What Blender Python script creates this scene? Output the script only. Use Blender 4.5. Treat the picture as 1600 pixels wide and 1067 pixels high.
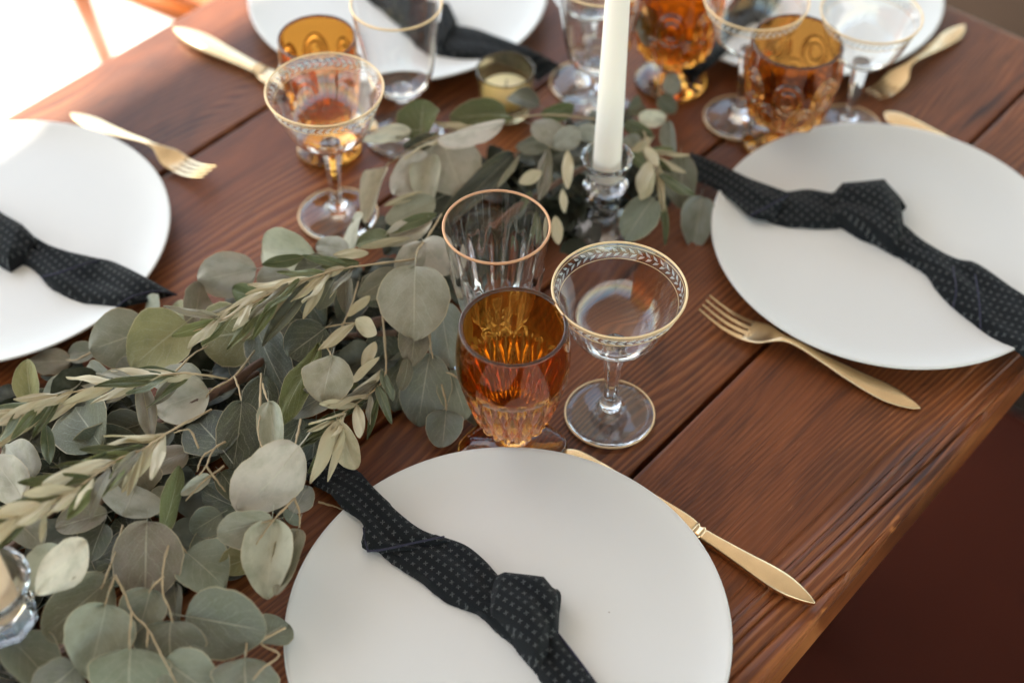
import bpy, bmesh, math, random
from mathutils import Vector, Matrix
PI = math.pi
random.seed(7)
SC = bpy.context.scene
COL = SC.collection
for o in list(bpy.data.objects):
    bpy.data.objects.remove(o)

# ------------------------------------------------------------------ camera
# z = 0 is the table top, the floor lies at z = -0.75
CAM_H, TH, FPX, ROLL = 0.8259, math.radians(47.321), 2332.79, math.radians(0.262)
cd = bpy.data.cameras.new('camera'); cam = bpy.data.objects.new('camera', cd); COL.objects.link(cam)
cd.sensor_width = 36.0; cd.lens = FPX / 1600 * 36
cam.matrix_world = Matrix.Translation((0, 0, CAM_H)) @ Matrix.Rotation(PI / 2 - TH, 4, 'X') @ Matrix.Rotation(ROLL, 4, 'Z')
cd.clip_start = 0.02; cd.clip_end = 200
cd.dof.use_dof = True; cd.dof.focus_distance = 1.0; cd.dof.aperture_fstop = 3.1
cd.dof.aperture_blades = 0
SC.camera = cam

def at(px, py, z=0.0):
    """photograph pixel (1600 x 1067) -> point of the place at height z above the table top"""
    x = px - 800; y = 533.5 - py
    c, s = math.cos(ROLL), math.sin(ROLL)
    x, y = c * x - s * y, s * x + c * y
    d = Vector((x, FPX * math.cos(TH) + y * math.sin(TH), -FPX * math.sin(TH) + y * math.cos(TH)))
    return d * ((z - CAM_H) / d.z) + Vector((0, 0, CAM_H))
FWD = Vector((0, math.cos(TH), -math.sin(TH)))
def prj(p):
    d = Vector(p) - Vector((0, 0, CAM_H)); k = FPX / d.dot(FWD)
    return 800 + d.x * k, 533.5 - d.dot(Vector((0, math.sin(TH), math.cos(TH)))) * k
def ppm(p):
    return FPX / ((Vector(p) - Vector((0, 0, CAM_H))).dot(FWD))

# ------------------------------------------------------------------ world, sun, exposure
SUN_EL, SUN_AZ = math.radians(52), math.radians(-52)      # azimuth measured from +Y towards +X
w = bpy.data.worlds.new('World'); SC.world = w; w.use_nodes = True
nt = w.node_tree; nt.nodes.clear()
out = nt.nodes.new('ShaderNodeOutputWorld'); bg = nt.nodes.new('ShaderNodeBackground')
sky = nt.nodes.new('ShaderNodeTexSky'); sky.sky_type = 'NISHITA'; sky.sun_disc = False
sky.sun_elevation = SUN_EL; sky.sun_rotation = SUN_AZ; sky.dust_density = 0.6; sky.ozone_density = 0.6; sky.air_density = 1.0
tint = nt.nodes.new('ShaderNodeMix'); tint.data_type = 'RGBA'; tint.blend_type = 'MULTIPLY'; tint.inputs[0].default_value = 1.0
tint.inputs[7].default_value = (1.08, 1.0, 0.84, 1)
nt.links.new(sky.outputs[0], tint.inputs[6]); nt.links.new(tint.outputs[2], bg.inputs[0]); nt.links.new(bg.outputs[0], out.inputs[0])
bg.inputs[1].default_value = 0.12
sl = bpy.data.lights.new('sun', 'SUN'); sl.energy = 4.0; sl.angle = math.radians(0.53); sl.color = (1.0, 0.92, 0.80)
sun = bpy.data.objects.new('sun', sl); COL.objects.link(sun)
sdir = Vector((math.sin(SUN_AZ) * math.cos(SUN_EL), math.cos(SUN_AZ) * math.cos(SUN_EL), math.sin(SUN_EL)))
sun.rotation_euler = sdir.to_track_quat('Z', 'Y').to_euler(); sun.location = (0, 0, 6)
vs = SC.view_settings
vs.view_transform = 'Standard'; vs.look = 'None'; vs.gamma = 1.0; vs.exposure = 2.37; vs.use_curve_mapping = False
cy = SC.cycles
cy.use_denoising = True
try: cy.denoiser = 'OPENIMAGEDENOISE'; cy.denoising_input_passes = 'RGB_ALBEDO_NORMAL'
except Exception: pass
cy.max_bounces = 18; cy.transmission_bounces = 16; cy.glossy_bounces = 8; cy.diffuse_bounces = 5; cy.transparent_max_bounces = 12
cy.caustics_reflective = True; cy.caustics_refractive = True; cy.blur_glossy = 0.6; cy.sample_clamp_indirect = 4.0
cy.use_adaptive_sampling = True; cy.adaptive_threshold = 0.02

# ------------------------------------------------------------------ helpers
def lin(r, g, b, k=1.0):
    f = lambda c: ((c / 255) / 12.92 if c / 255 <= 0.04045 else ((c / 255 + 0.055) / 1.055) ** 2.4)
    return (min(1, f(r) * k), min(1, f(g) * k), min(1, f(b) * k), 1.0)

class NT:
    def __init__(s, name):
        s.m = bpy.data.materials.new(name); s.m.use_nodes = True; s.t = s.m.node_tree; s.t.nodes.clear()
        s.o = s.n('ShaderNodeOutputMaterial'); s.p = s.n('ShaderNodeBsdfPrincipled'); s.l(s.p.outputs[0], s.o.inputs[0])
    def n(s, ty, **kw):
        x = s.t.nodes.new(ty)
        for k, v in kw.items(): setattr(x, k, v)
        return x
    def l(s, a, b): s.t.links.new(a, b)
    def put(s, sock, v):
        if hasattr(v, 'links') or isinstance(v, bpy.types.NodeSocket): s.l(v, sock)
        else: sock.default_value = v
    def math(s, op, a, b=0.0, c=0.0, clamp=False):
        x = s.n('ShaderNodeMath', operation=op, use_clamp=clamp)
        for i, v in enumerate((a, b, c)): s.put(x.inputs[i], v)
        return x.outputs[0]
    def mix(s, f, a, b, mode='MIX'):
        x = s.n('ShaderNodeMix', data_type='RGBA', blend_type=mode)
        s.put(x.inputs[0], f); s.put(x.inputs[6], a); s.put(x.inputs[7], b); return x.outputs[2]
    def noise(s, vec, scale, detail=3.0, rough=0.55, dist=0.0):
        x = s.n('ShaderNodeTexNoise'); s.l(vec, x.inputs['Vector']); x.inputs['Scale'].default_value = scale
        x.inputs['Detail'].default_value = detail; x.inputs['Roughness'].default_value = rough; x.inputs['Distortion'].default_value = dist
        return x.outputs['Fac']
    def mapping(s, vec, scale=(1, 1, 1), loc=(0, 0, 0)):
        x = s.n('ShaderNodeMapping'); s.l(vec, x.inputs[0]); x.inputs['Scale'].default_value = scale; x.inputs['Location'].default_value = loc
        return x.outputs[0]
    def ramp(s, f, stops):
        x = s.n('ShaderNodeValToRGB'); s.put(x.inputs[0], f); e = x.color_ramp.elements
        while len(e) < len(stops): e.new(0.5)
        for i, (p, c) in enumerate(stops): e[i].position = p; e[i].color = c if len(c) == 4 else (*c, 1)
        return x.outputs[0]
    def smooth(s, v, a, b):
        x = s.n('ShaderNodeMapRange', interpolation_type='SMOOTHSTEP'); s.put(x.inputs[0], v)
        x.inputs[1].default_value = a; x.inputs[2].default_value = b; return x.outputs[0]
    def bump(s, h, strength=0.3, dist=0.001):
        x = s.n('ShaderNodeBump'); s.l(h, x.inputs['Height']); x.inputs['Strength'].default_value = strength; x.inputs['Distance'].default_value = dist
        s.l(x.outputs[0], s.p.inputs['Normal'])
    def set(s, **kw):
        for k, v in kw.items(): s.put(s.p.inputs[k.replace('_', ' ')], v)
        return s
    def tc(s, which='Object'):
        return s.n('ShaderNodeTexCoord').outputs[which]

def mesh_obj(name, verts, faces, mat=None, parent=None, smooth=True, uvs=None):
    me = bpy.data.meshes.new(name); me.from_pydata([tuple(v) for v in verts], [], faces); me.update()
    if smooth:
        me.polygons.foreach_set('use_smooth', [True] * len(me.polygons))
    if uvs is not None:
        ul = me.uv_layers.new(name='UVMap')
        for lp in me.loops: ul.data[lp.index].uv = uvs[lp.vertex_index]
    o = bpy.data.objects.new(name, me); COL.objects.link(o)
    if mat: me.materials.append(mat)
    if parent: o.parent = parent
    return o
def empty(name, loc=(0, 0, 0), rz=0.0):
    o = bpy.data.objects.new(name, None); COL.objects.link(o); o.location = loc; o.rotation_euler = (0, 0, rz)
    o.empty_display_size = 0.02
    return o
def tag(o, label, cat, group=None):
    o['label'] = label; o['category'] = cat
    if group: o['group'] = group
    return o
def bm_obj(name, bm, mat, parent=None, smooth=True):
    me = bpy.data.meshes.new(name); bm.to_mesh(me); bm.free()
    if smooth: me.polygons.foreach_set('use_smooth', [True] * len(me.polygons))
    me.materials.append(mat)
    o = bpy.data.objects.new(name, me); COL.objects.link(o)
    if parent: o.parent = parent
    return o
def sharp(o, ang=35):
    me = o.data
    try: me.set_sharp_from_angle(angle=math.radians(ang))
    except Exception: pass
    return o
def box(name, cx, cy, cz, sx, sy, sz, mat, parent=None, bevel=0.0, seg=2):
    bm = bmesh.new(); bmesh.ops.create_cube(bm, size=1.0)
    for v in bm.verts: v.co = Vector((v.co.x * sx, v.co.y * sy, v.co.z * sz))
    if bevel: bmesh.ops.bevel(bm, geom=bm.edges[:], offset=bevel, segments=seg, affect='EDGES', profile=0.6)
    o = bm_obj(name, bm, mat, parent, smooth=False); o.location = (cx, cy, cz); return o
def lathe(name, prof, mat, parent=None, seg=72, mod=None, closed=True, smooth=True):
    """prof: (r, z) from the axis round to the axis; mod(theta, i, r, z) -> r"""
    V, F = [], []; idx = []
    for i, (r, z) in enumerate(prof):
        if r < 1e-6:
            idx.append([len(V)] * seg); V.append((0, 0, z))
        else:
            row = []
            for k in range(seg):
                t = 2 * PI * k / seg; rr, zz = (mod(t, i, r, z) if mod else (r, z))
                row.append(len(V)); V.append((rr * math.cos(t), rr * math.sin(t), zz))
            idx.append(row)
    for i in range(len(prof) - 1):
        a, b = idx[i], idx[i + 1]
        for k in range(seg):
            k2 = (k + 1) % seg
            q = [a[k], a[k2], b[k2], b[k]]
            q = [v for j, v in enumerate(q) if v not in q[:j]]
            if len(q) > 2: F.append(q)
    return mesh_obj(name, V, F, mat, parent, smooth)
def ring(name, R, z, r, mat, parent=None, seg=80, rs=8, flat=1.0):
    V, F = [], []
    for k in range(seg):
        t = 2 * PI * k / seg
        for j in range(rs):
            a = 2 * PI * j / rs
            rr = R + r * math.cos(a); V.append((rr * math.cos(t), rr * math.sin(t), z + r * flat * math.sin(a)))
    for k in range(seg):
        for j in range(rs):
            k2, j2 = (k + 1) % seg, (j + 1) % rs
            F.append([k * rs + j, k2 * rs + j, k2 * rs + j2, k * rs + j2])
    return mesh_obj(name, V, F, mat, parent)
def tube(name, pts, rad, mat, parent=None, rs=6, close=True):
    """rad: a number or a list"""
    pts = [Vector(p) for p in pts]; n = len(pts)
    rads = rad if isinstance(rad, (list, tuple)) else [rad] * n
    V, F = [], []
    up = Vector((0.13, 0.21, 0.97))
    for i, p in enumerate(pts):
        d = (pts[min(i + 1, n - 1)] - pts[max(i - 1, 0)]).normalized()
        a = d.cross(up); a = a.normalized() if a.length > 1e-4 else Vector((1, 0, 0)); b = a.cross(d).normalized()
        for k in range(rs):
            t = 2 * PI * k / rs; V.append(p + (a * math.cos(t) + b * math.sin(t)) * rads[i])
    for i in range(n - 1):
        for k in range(rs):
            k2 = (k + 1) % rs; F.append([i * rs + k, i * rs + k2, (i + 1) * rs + k2, (i + 1) * rs + k])
    F.append(list(range(rs))[::-1]); F.append([(n - 1) * rs + k for k in range(rs)])
    return mesh_obj(name, V, F, mat, parent)
def spline(pts, n):
    """Catmull-Rom through pts"""
    P = [Vector(p) for p in pts]; P = [P[0] * 2 - P[1]] + P + [P[-1] * 2 - P[-2]]
    R = []
    for i in range(1, len(P) - 2):
        for k in range(n):
            t = k / n; a, b, c, d = P[i - 1:i + 3]
            R.append(0.5 * ((2 * b) + (c - a) * t + (2 * a - 5 * b + 4 * c - d) * t * t + (3 * b - a - 3 * c + d) * t ** 3))
    R.append(P[-2]); return R

# ------------------------------------------------------------------ materials
def m_wood():
    s = NT('stained_wood'); oi = s.n('ShaderNodeObjectInfo')
    co = s.tc(); off = s.n('ShaderNodeVectorMath', operation='SCALE'); cmb = s.n('ShaderNodeCombineXYZ')
    s.l(oi.outputs['Random'], cmb.inputs[0]); s.l(oi.outputs['Random'], cmb.inputs[1])
    s.l(cmb.outputs[0], off.inputs[0]); off.inputs['Scale'].default_value = 7.3
    add = s.n('ShaderNodeVectorMath', operation='ADD'); s.l(co, add.inputs[0]); s.l(off.outputs[0], add.inputs[1]); p = add.outputs[0]
    sep = s.n('ShaderNodeSeparateXYZ'); s.l(co, sep.inputs[0])
    big = s.noise(s.mapping(p, (2.4, 9.0, 2.0)), 1.0, 1.5, 0.45, 0.25)
    wob = s.noise(s.mapping(p, (9, 40, 9)), 1.0, 2.0, 0.5)
    F = s.math('ADD', s.math('MULTIPLY', sep.outputs[1], 190.0), s.math('MULTIPLY', big, 19.0))
    F = s.math('ADD', F, s.math('MULTIPLY', wob, 0.9))
    fr = s.math('FRACT', F)
    saw = s.math('MULTIPLY', s.smooth(fr, 0.25, 0.70), s.math('SUBTRACT', 1.0, s.smooth(fr, 0.78, 1.0)))     # soft earlywood, sharp latewood edge
    fib = s.noise(s.mapping(p, (14, 900, 200)), 1.0, 2.0, 0.6)
    fib2 = s.noise(s.mapping(p, (5, 160, 40)), 1.0, 3.0, 0.6)
    patch = s.noise(s.mapping(p, (3.0, 6.0, 3.0)), 1.6, 4.0, 0.6, 0.4)
    amt = s.smooth(s.noise(s.mapping(p, (2, 7, 2)), 1.3, 2.0), 0.40, 0.64)          # some areas show hardly any lines
    line = s.math('MULTIPLY', saw, s.math('ADD', 0.12, s.math('MULTIPLY', amt, 0.80)))
    base = s.ramp(patch, [(0.25, lin(60, 29, 13)), (0.5, lin(114, 59, 27)), (0.75, lin(146, 80, 40))])
    lite = s.ramp(patch, [(0.25, lin(120, 68, 36)), (0.6, lin(174, 107, 60)), (0.8, lin(196, 126, 74))])
    c = s.mix(s.math('MULTIPLY', line, 0.85), base, lite)
    c = s.mix(s.math('MULTIPLY', s.smooth(fib, 0.45, 0.72), 0.45), c, lin(40, 19, 13))
    c = s.mix(s.math('MULTIPLY', s.smooth(fib2, 0.55, 0.78), 0.5), c, lin(34, 17, 13))
    streak = s.smooth(s.noise(s.mapping(p, (7, 70, 9)), 1.0, 2.0, 0.6), 0.66, 0.76)
    c = s.mix(s.math('MULTIPLY', streak, 0.75), c, lin(22, 12, 10))
    hv = s.n('ShaderNodeHueSaturation'); s.l(c, hv.inputs['Color']); s.l(s.math('ADD', 0.68, s.math('MULTIPLY', oi.outputs['Random'], 0.36)), hv.inputs['Value']); hv.inputs['Saturation'].default_value = 1.0; hv.inputs['Hue'].default_value = 0.501
    scr = s.smooth(s.noise(s.mapping(p, (60, 700, 60)), 1.0, 1.0), 0.74, 0.80); c = s.mix(s.math('MULTIPLY', scr, 0.30), hv.outputs[0], lin(196, 140, 96))
    blot = s.smooth(s.noise(s.mapping(p, (5, 13, 5)), 1.4, 4.0, 0.65, 0.5), 0.56, 0.74); c = s.mix(s.math('MULTIPLY', blot, 0.55), c, lin(34, 17, 11))
    # bare wood where the front arris has been knocked
    wear = s.math('MULTIPLY', s.smooth(sep.outputs[1], -0.0740, -0.0780), s.smooth(s.noise(s.mapping(co, (16, 30, 30)), 1.0, 3.0, 0.7), 0.60, 0.66))
    wear = s.math('MULTIPLY', wear, s.smooth(sep.outputs[2], 0.004, 0.014)); sc_ = s.n('ShaderNodeSeparateColor'); s.l(oi.outputs['Color'], sc_.inputs[0]); wear = s.math('MULTIPLY', wear, sc_.outputs[0])
    c = s.mix(wear, c, lin(186, 116, 60))
    s.set(Base_Color=c, Roughness=s.math('ADD', 0.32, s.math('MULTIPLY', fib2, 0.22)))
    s.p.inputs['Specular IOR Level'].default_value = 0.32
    hgt = s.math('ADD', s.math('MULTIPLY', saw, 0.6), s.math('ADD', s.math('MULTIPLY', fib, 0.5), s.math('MULTIPLY', wob, 0.4)))
    s.bump(hgt, 0.30, 0.0005)
    return s.m
def m_glass(name, col, rough=0.0, ior=1.5):
    s = NT(name); s.set(Base_Color=col, Roughness=rough); s.p.inputs['Transmission Weight'].default_value = 1.0; s.p.inputs['IOR'].default_value = ior
    return s.m
def m_metal(name, col, rough=0.25):
    s = NT(name); co = s.tc(); n = s.noise(co, 60, 4, 0.6); n2 = s.noise(s.mapping(co, (30, 900, 900)), 1.0, 2)
    s.set(Base_Color=s.mix(s.math('MULTIPLY', s.smooth(n, 0.4, 0.75), 0.35), col, tuple(c * 0.72 for c in col[:3]) + (1,)), Metallic=1.0,
          Roughness=s.math('ADD', rough, s.math('MULTIPLY', n, 0.16)))
    s.bump(n2, 0.05, 0.0002); return s.m
def m_leaf(name, olive=False):
    s = NT(name); oi = s.n('ShaderNodeObjectInfo'); uv = s.tc('UV'); sep = s.n('ShaderNodeSeparateXYZ'); s.l(uv, sep.inputs[0])
    t, q = sep.outputs[0], sep.outputs[1]                       # along, across (-1..1 stored as 0..1)
    a = s.math('ABSOLUTE', s.math('SUBTRACT', s.math('MULTIPLY', q, 2.0), 1.0))
    ob = s.tc('Object'); add = s.n('ShaderNodeVectorMath', operation='ADD'); cmb = s.n('ShaderNodeCombineXYZ')
    for i in range(3): s.l(s.math('MULTIPLY', oi.outputs['Random'], 11.0 + i), cmb.inputs[i])
    s.l(ob, add.inputs[0]); s.l(cmb.outputs[0], add.inputs[1])
    blot = s.noise(add.outputs[0], 3.2, 4, 0.6); fine = s.noise(add.outputs[0], 46, 3, 0.65)
    c = s.mix(s.math('MULTIPLY', s.smooth(blot, 0.38, 0.72), 0.34), oi.outputs['Color'], lin(96, 100, 62))
    c = s.mix(s.math('MULTIPLY', s.smooth(fine, 0.45, 0.8), 0.22), c, lin(196, 196, 180))
    mid = s.math('SUBTRACT', 1.0, s.smooth(a, 0.008, 0.036))
    mid = s.math('MULTIPLY', mid, s.math('SUBTRACT', 1.0, s.smooth(t, 0.55, 1.0)))
    if olive:
        geo = s.n('ShaderNodeNewGeometry')
        c = s.mix(s.math('MULTIPLY', geo.outputs['Backfacing'], 0.75), c, lin(196, 184, 152))
        c = s.mix(s.math('MULTIPLY', mid, 0.5), c, lin(190, 180, 140))
        edge = s.smooth(a, 0.90, 0.97); c = s.mix(s.math('MULTIPLY', edge, 0.35), c, lin(186, 172, 130))
        s.set(Base_Color=c, Roughness=0.42); h = s.math('ADD', fine, s.math('MULTIPLY', mid, -1.5))
    else:
        v = s.math('SUBTRACT', s.math('MULTIPLY', t, 7.0), s.math('MULTIPLY', a, 3.0))      # side veins leave the midrib at a slant
        v = s.math('ADD', v, s.math('MULTIPLY', s.noise(add.outputs[0], 5.0, 2), 1.1))
        vf = s.math('ABSOLUTE', s.math('SUBTRACT', s.math('FRACT', v), 0.5)); vein = s.math('SUBTRACT', 1.0, s.smooth(vf, 0.012, 0.06))
        vein = s.math('MULTIPLY', vein, s.math('SUBTRACT', 1.0, s.smooth(a, 0.5, 0.9)))
        c = s.mix(s.math('MULTIPLY', vein, 0.17), c, lin(205, 203, 184))
        c = s.mix(s.math('MULTIPLY', mid, 0.42), c, lin(206, 200, 176))
        edge = s.smooth(a, 0.955, 0.985); c = s.mix(s.math('MULTIPLY', edge, 0.6), c, lin(204, 186, 152))
        s.set(Base_Color=c, Roughness=0.55); h = s.math('ADD', fine, s.math('MULTIPLY', s.math('ADD', vein, mid), 0.8))
    s.p.inputs['Specular IOR Level'].default_value = 0.35
    s.bump(h, 0.18, 0.02)
    # thin living tissue lets some light through
    tr = s.n('ShaderNodeBsdfTranslucent'); s.l(c, tr.inputs[0]); mx = s.n('ShaderNodeMixShader'); mx.inputs[0].default_value = 0.18
    s.l(s.p.outputs[0], mx.inputs[1]); s.l(tr.outputs[0], mx.inputs[2]); s.l(mx.outputs[0], s.o.inputs[0])
    return s.m
def m_cloth():
    s = NT('woven_cloth'); uv = s.tc('UV')
    sep = s.n('ShaderNodeSeparateXYZ'); s.l(uv, sep.inputs[0])
    P = 0.0082
    mp = s.n('ShaderNodeMapping'); s.l(uv, mp.inputs[0]); mp.inputs['Rotation'].default_value = (0, 0, 0); s.l(mp.outputs[0], sep.inputs[0])
    v = s.math('DIVIDE', sep.outputs[1], P * 0.5); row = s.math('FLOOR', v); par = s.math('MULTIPLY', s.math('FRACT', s.math('MULTIPLY', row, 0.5)), 1.0)
    fv = s.math('SUBTRACT', s.math('FRACT', v), 0.5)
    u = s.math('ADD', s.math('DIVIDE', sep.outputs[0], P), par); fu = s.math('SUBTRACT', s.math('FRACT', u), 0.5)
    au, av = s.math('ABSOLUTE', fu), s.math('MULTIPLY', s.math('ABSOLUTE', fv), 0.5)
    def bar(x, y): return s.math('MULTIPLY', s.math('LESS_THAN', x, 0.042), s.math('LESS_THAN', y, 0.185))
    plus = s.math('MAXIMUM', bar(au, av), bar(av, au))
    ob = s.tc(); fz = s.noise(ob, 1500, 2, 0.7); big = s.noise(ob, 40, 3)
    plus = s.math('MULTIPLY', plus, s.smooth(fz, 0.25, 0.6))
    base = s.mix(fz, lin(14, 15, 17), lin(28, 30, 32))
    c = s.mix(s.math('MULTIPLY', plus, 0.85), base, s.mix(big, lin(82, 85, 85), lin(112, 113, 110)))
    wv = s.n('ShaderNodeTexWave', wave_type='BANDS', bands_direction='DIAGONAL'); s.l(s.mapping(uv, (900, 900, 900)), wv.inputs[0]); wv.inputs['Scale'].default_value = 1.0
    s.set(Base_Color=c, Roughness=0.92); s.p.inputs['Sheen Weight'].default_value = 0.06; s.p.inputs['Sheen Roughness'].default_value = 0.6
    s.p.inputs['Specular IOR Level'].default_value = 0.15
    s.bump(s.math('ADD', s.math('MULTIPLY', fz, 1.0), s.math('ADD', s.math('MULTIPLY', wv.outputs['Fac'], 0.5), s.math('MULTIPLY', plus, 0.8))), 0.5, 0.0006)
    return s.m
def m_plain(name, col, rough=0.6, var=0.12, scale=8.0, bump=0.0, coat=None):
    s = NT(name); co = s.tc(); n = s.noise(co, scale, 5, 0.6)
    s.set(Base_Color=s.mix(n, tuple(c * (1 - var) for c in col[:3]) + (1,), tuple(min(1, c * (1 + var)) for c in col[:3]) + (1,)), Roughness=rough)
    if bump: s.bump(n, bump, 0.002)
    return s.m
M = {}
M['wood'] = m_wood()
M['clear'] = m_glass('clear_glass', (1, 1, 1, 1))
M['amber'] = m_glass('amber_glass', (0.78, 0.34, 0.055, 1), 0.0)
M['amber_dark'] = m_glass('dark_amber_glass', (0.66, 0.31, 0.07, 1))
M['champagne'] = m_glass('champagne_glass', (0.85, 0.72, 0.42, 1), 0.12)
M['gold'] = m_metal('gilt', lin(236, 204, 158), 0.36)
M['rosegold'] = m_metal('dull_gilt', lin(206, 154, 116), 0.38)
for _m in ('gold', 'rosegold'):
    M[_m].node_tree.nodes['Principled BSDF'].inputs['Metallic'].default_value = 0.45
M['brass'] = m_metal('brushed_gold', lin(234, 206, 164), 0.14)
M['purple_rim'] = m_glass('amber_rim_glass', (0.30, 0.17, 0.14, 1), 0.05)
M['etch'] = m_plain('etched_glass', (0.72, 0.70, 0.66, 1), 0.7, 0.1, 200)
M['leaf'] = m_leaf('eucalyptus_leaf'); M['olive'] = m_leaf('olive_leaf', True)
M['twig'] = m_plain('twig_bark', lin(172, 150, 116), 0.7, 0.25, 90, 0.4)
M['bark'] = m_plain('brown_bark', lin(98, 72, 56), 0.75, 0.35, 60, 0.7)
M['cloth'] = m_cloth(); M['hem'] = m_plain('hem_thread', lin(46, 44, 62), 0.9, 0.3, 400, 0.6)
M['wax'] = m_plain('candle_wax', lin(250, 240, 226), 0.45, 0.03, 10)
M['wax'].node_tree.nodes['Principled BSDF'].inputs['Subsurface Weight'].default_value = 0.12
M['wax'].node_tree.nodes['Principled BSDF'].inputs['Subsurface Radius'].default_value = (0.012, 0.008, 0.005)
M['wax'].node_tree.nodes['Principled BSDF'].inputs['Subsurface Scale'].default_value = 1.0
M['peachwax'] = m_plain('peach_wax', lin(238, 206, 172), 0.5, 0.04, 10)
M['wick'] = m_plain('wick', lin(60, 52, 46), 0.9)
def m_china():
    s = NT('matte_china'); co = s.tc(); n = s.noise(co, 5, 4, 0.6); sp = s.noise(co, 130, 2, 0.5); r = s.noise(co, 40, 3)
    c = s.mix(n, lin(222, 219, 213), lin(228, 226, 221)); c = s.mix(s.smooth(sp, 0.84, 0.85), c, lin(150, 130, 112))
    s.set(Base_Color=c, Roughness=s.math('ADD', 0.36, s.math('MULTIPLY', r, 0.14))); s.bump(n, 0.06, 0.002); return s.m
M['china'] = m_china()
M['ground'] = m_plain('pale_paving', (0.5, 0.48, 0.45, 1), 0.85, 0.12, 1.5)
M['brown_floor'] = m_plain('brown_floor', lin(64, 25, 11), 0.9, 0.5, 2.2)
M['brown_floor'].node_tree.nodes['Principled BSDF'].inputs['Specular IOR Level'].default_value = 0.1
M['chair'] = m_plain('honey_wood', lin(164, 84, 22), 0.45, 0.12, 20)
M['canvas'] = m_plain('canvas', lin(168, 164, 158), 0.9, 0.05, 3)
M['post'] = m_plain('painted_post', lin(120, 100, 84), 0.6, 0.1, 6)

# ------------------------------------------------------------------ the setting
AX = math.atan2(0.758, 0.652)                                   # the table's long axis
U = Vector((math.cos(AX), math.sin(AX), 0)); N = Vector((math.sin(AX), -math.cos(AX), 0))
def un(u, n, z=0.0): return U * u + N * n + Vector((0, 0, z))
def sheet(name, u0, u1, n0, n1, z, mat):
    V = [un(u0, n0, z), un(u1, n0, z), un(u1, n1, z), un(u0, n1, z)]
    o = mesh_obj(name, V, [[0, 3, 2, 1]], mat, smooth=False)
    o['kind'] = 'structure'; return o
sheet('ground', -60, 60, -60, 60, -0.75, M['ground'])
M['shaded_floor'] = m_plain('shaded_floor_colour', (0.020, 0.013, 0.009, 1), 0.95, 0.4, 5.0)
M['shaded_floor'].node_tree.nodes['Principled BSDF'].inputs['Specular IOR Level'].default_value = 0.05
sheet('shaded_floor', 1.45, 12, -1.1, 9, -0.740, M['shaded_floor'])  # floor past the table end, its shade put into a very dark colour
sheet('floor', -9, 1.45, -0.95, 9, -0.744, M['brown_floor'])

# canopy that keeps the sun off the table (wholly above the picture)
cn = empty('shade_canopy', un(0.5, 1.975, -0.75))
tag(cn, 'flat canvas canopy on four posts shading the table', 'canopy')
o = box('canvas_roof', 0, 0, 4.25, 17.0, 11.3, 0.03, M['canvas'], cn); cn.rotation_euler = (0, 0, AX)
for a in (-1, 1):
    for b in (-1, 1):
        box('post', a * 8.3, b * 5.5, 2.115, 0.12, 0.12, 4.23, M['post'], cn, 0.004)

# ------------------------------------------------------------------ table
tb = empty('wooden_table', un(0, -0.598, -0.75), AX)
tag(tb, 'long brown stained plank table carrying the whole place setting', 'table')
edges = [-0.188, -0.351, -0.515, -0.679, -0.843, -1.005]
U0, U1 = -0.95, 1.178
for i in range(5):
    a, b = edges[i], edges[i + 1]; wdt = a - b - 0.0035
    bm = bmesh.new(); bmesh.ops.create_cube(bm, size=1.0)
    L = U1 - U0
    for v in bm.verts: v.co = Vector((v.co.x * L, v.co.y * wdt, v.co.z * 0.038))
    bmesh.ops.bevel(bm, geom=[e for e in bm.edges], offset=0.0028, segments=2, affect='EDGES', profile=0.6)
    if i == 0:                                            # knocks along the outer arris
        le = [e for e in bm.edges if abs(e.verts[0].co.x - e.verts[1].co.x) > L * 0.9 and e.verts[0].co.y < -wdt * 0.45 and e.verts[0].co.z > 0]
        bmesh.ops.subdivide_edges(bm, edges=le, cuts=220, use_grid_fill=True)
        rr = random.Random(3)
        bumps = [(rr.uniform(-L / 2, L / 2), rr.uniform(0.004, 0.016), rr.uniform(0.0006, 0.0026)) for _ in range(60)]
        for v in bm.verts:
            if v.co.y < -wdt * 0.45 and v.co.z > 0 and abs(v.co.x) < L / 2 - 0.01:
                d = sum(h * math.exp(-((v.co.x - x) / s_) ** 2) for x, s_, h in bumps) + rr.uniform(0, 0.0004)
                v.co.y += d * 0.7; v.co.z -= d * 0.6
    # local x along the table, local y = towards the far side (-n)
    p = bm_obj('plank', bm, M['wood'], tb, smooth=False); p.color = (1.0 if i == 0 else 0.0, 0, 0, 1)
    p.location = ((U0 + U1) / 2, -((a + b) / 2 + 0.598), 0.75 - 0.019 - (0.0, 0.0006, 0.0, 0.0009, 0.0003)[i])
for a in (-0.75, 0.98):
    for b in (-0.19, 0.19):
        box('leg', a, b, 0.315, 0.075, 0.075, 0.63, M['wood'], tb, 0.004)
for b in (-0.21, 0.21):
    box('apron', 0.115, b, 0.672, 1.66, 0.022, 0.078, M['wood'], tb, 0.002)

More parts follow.
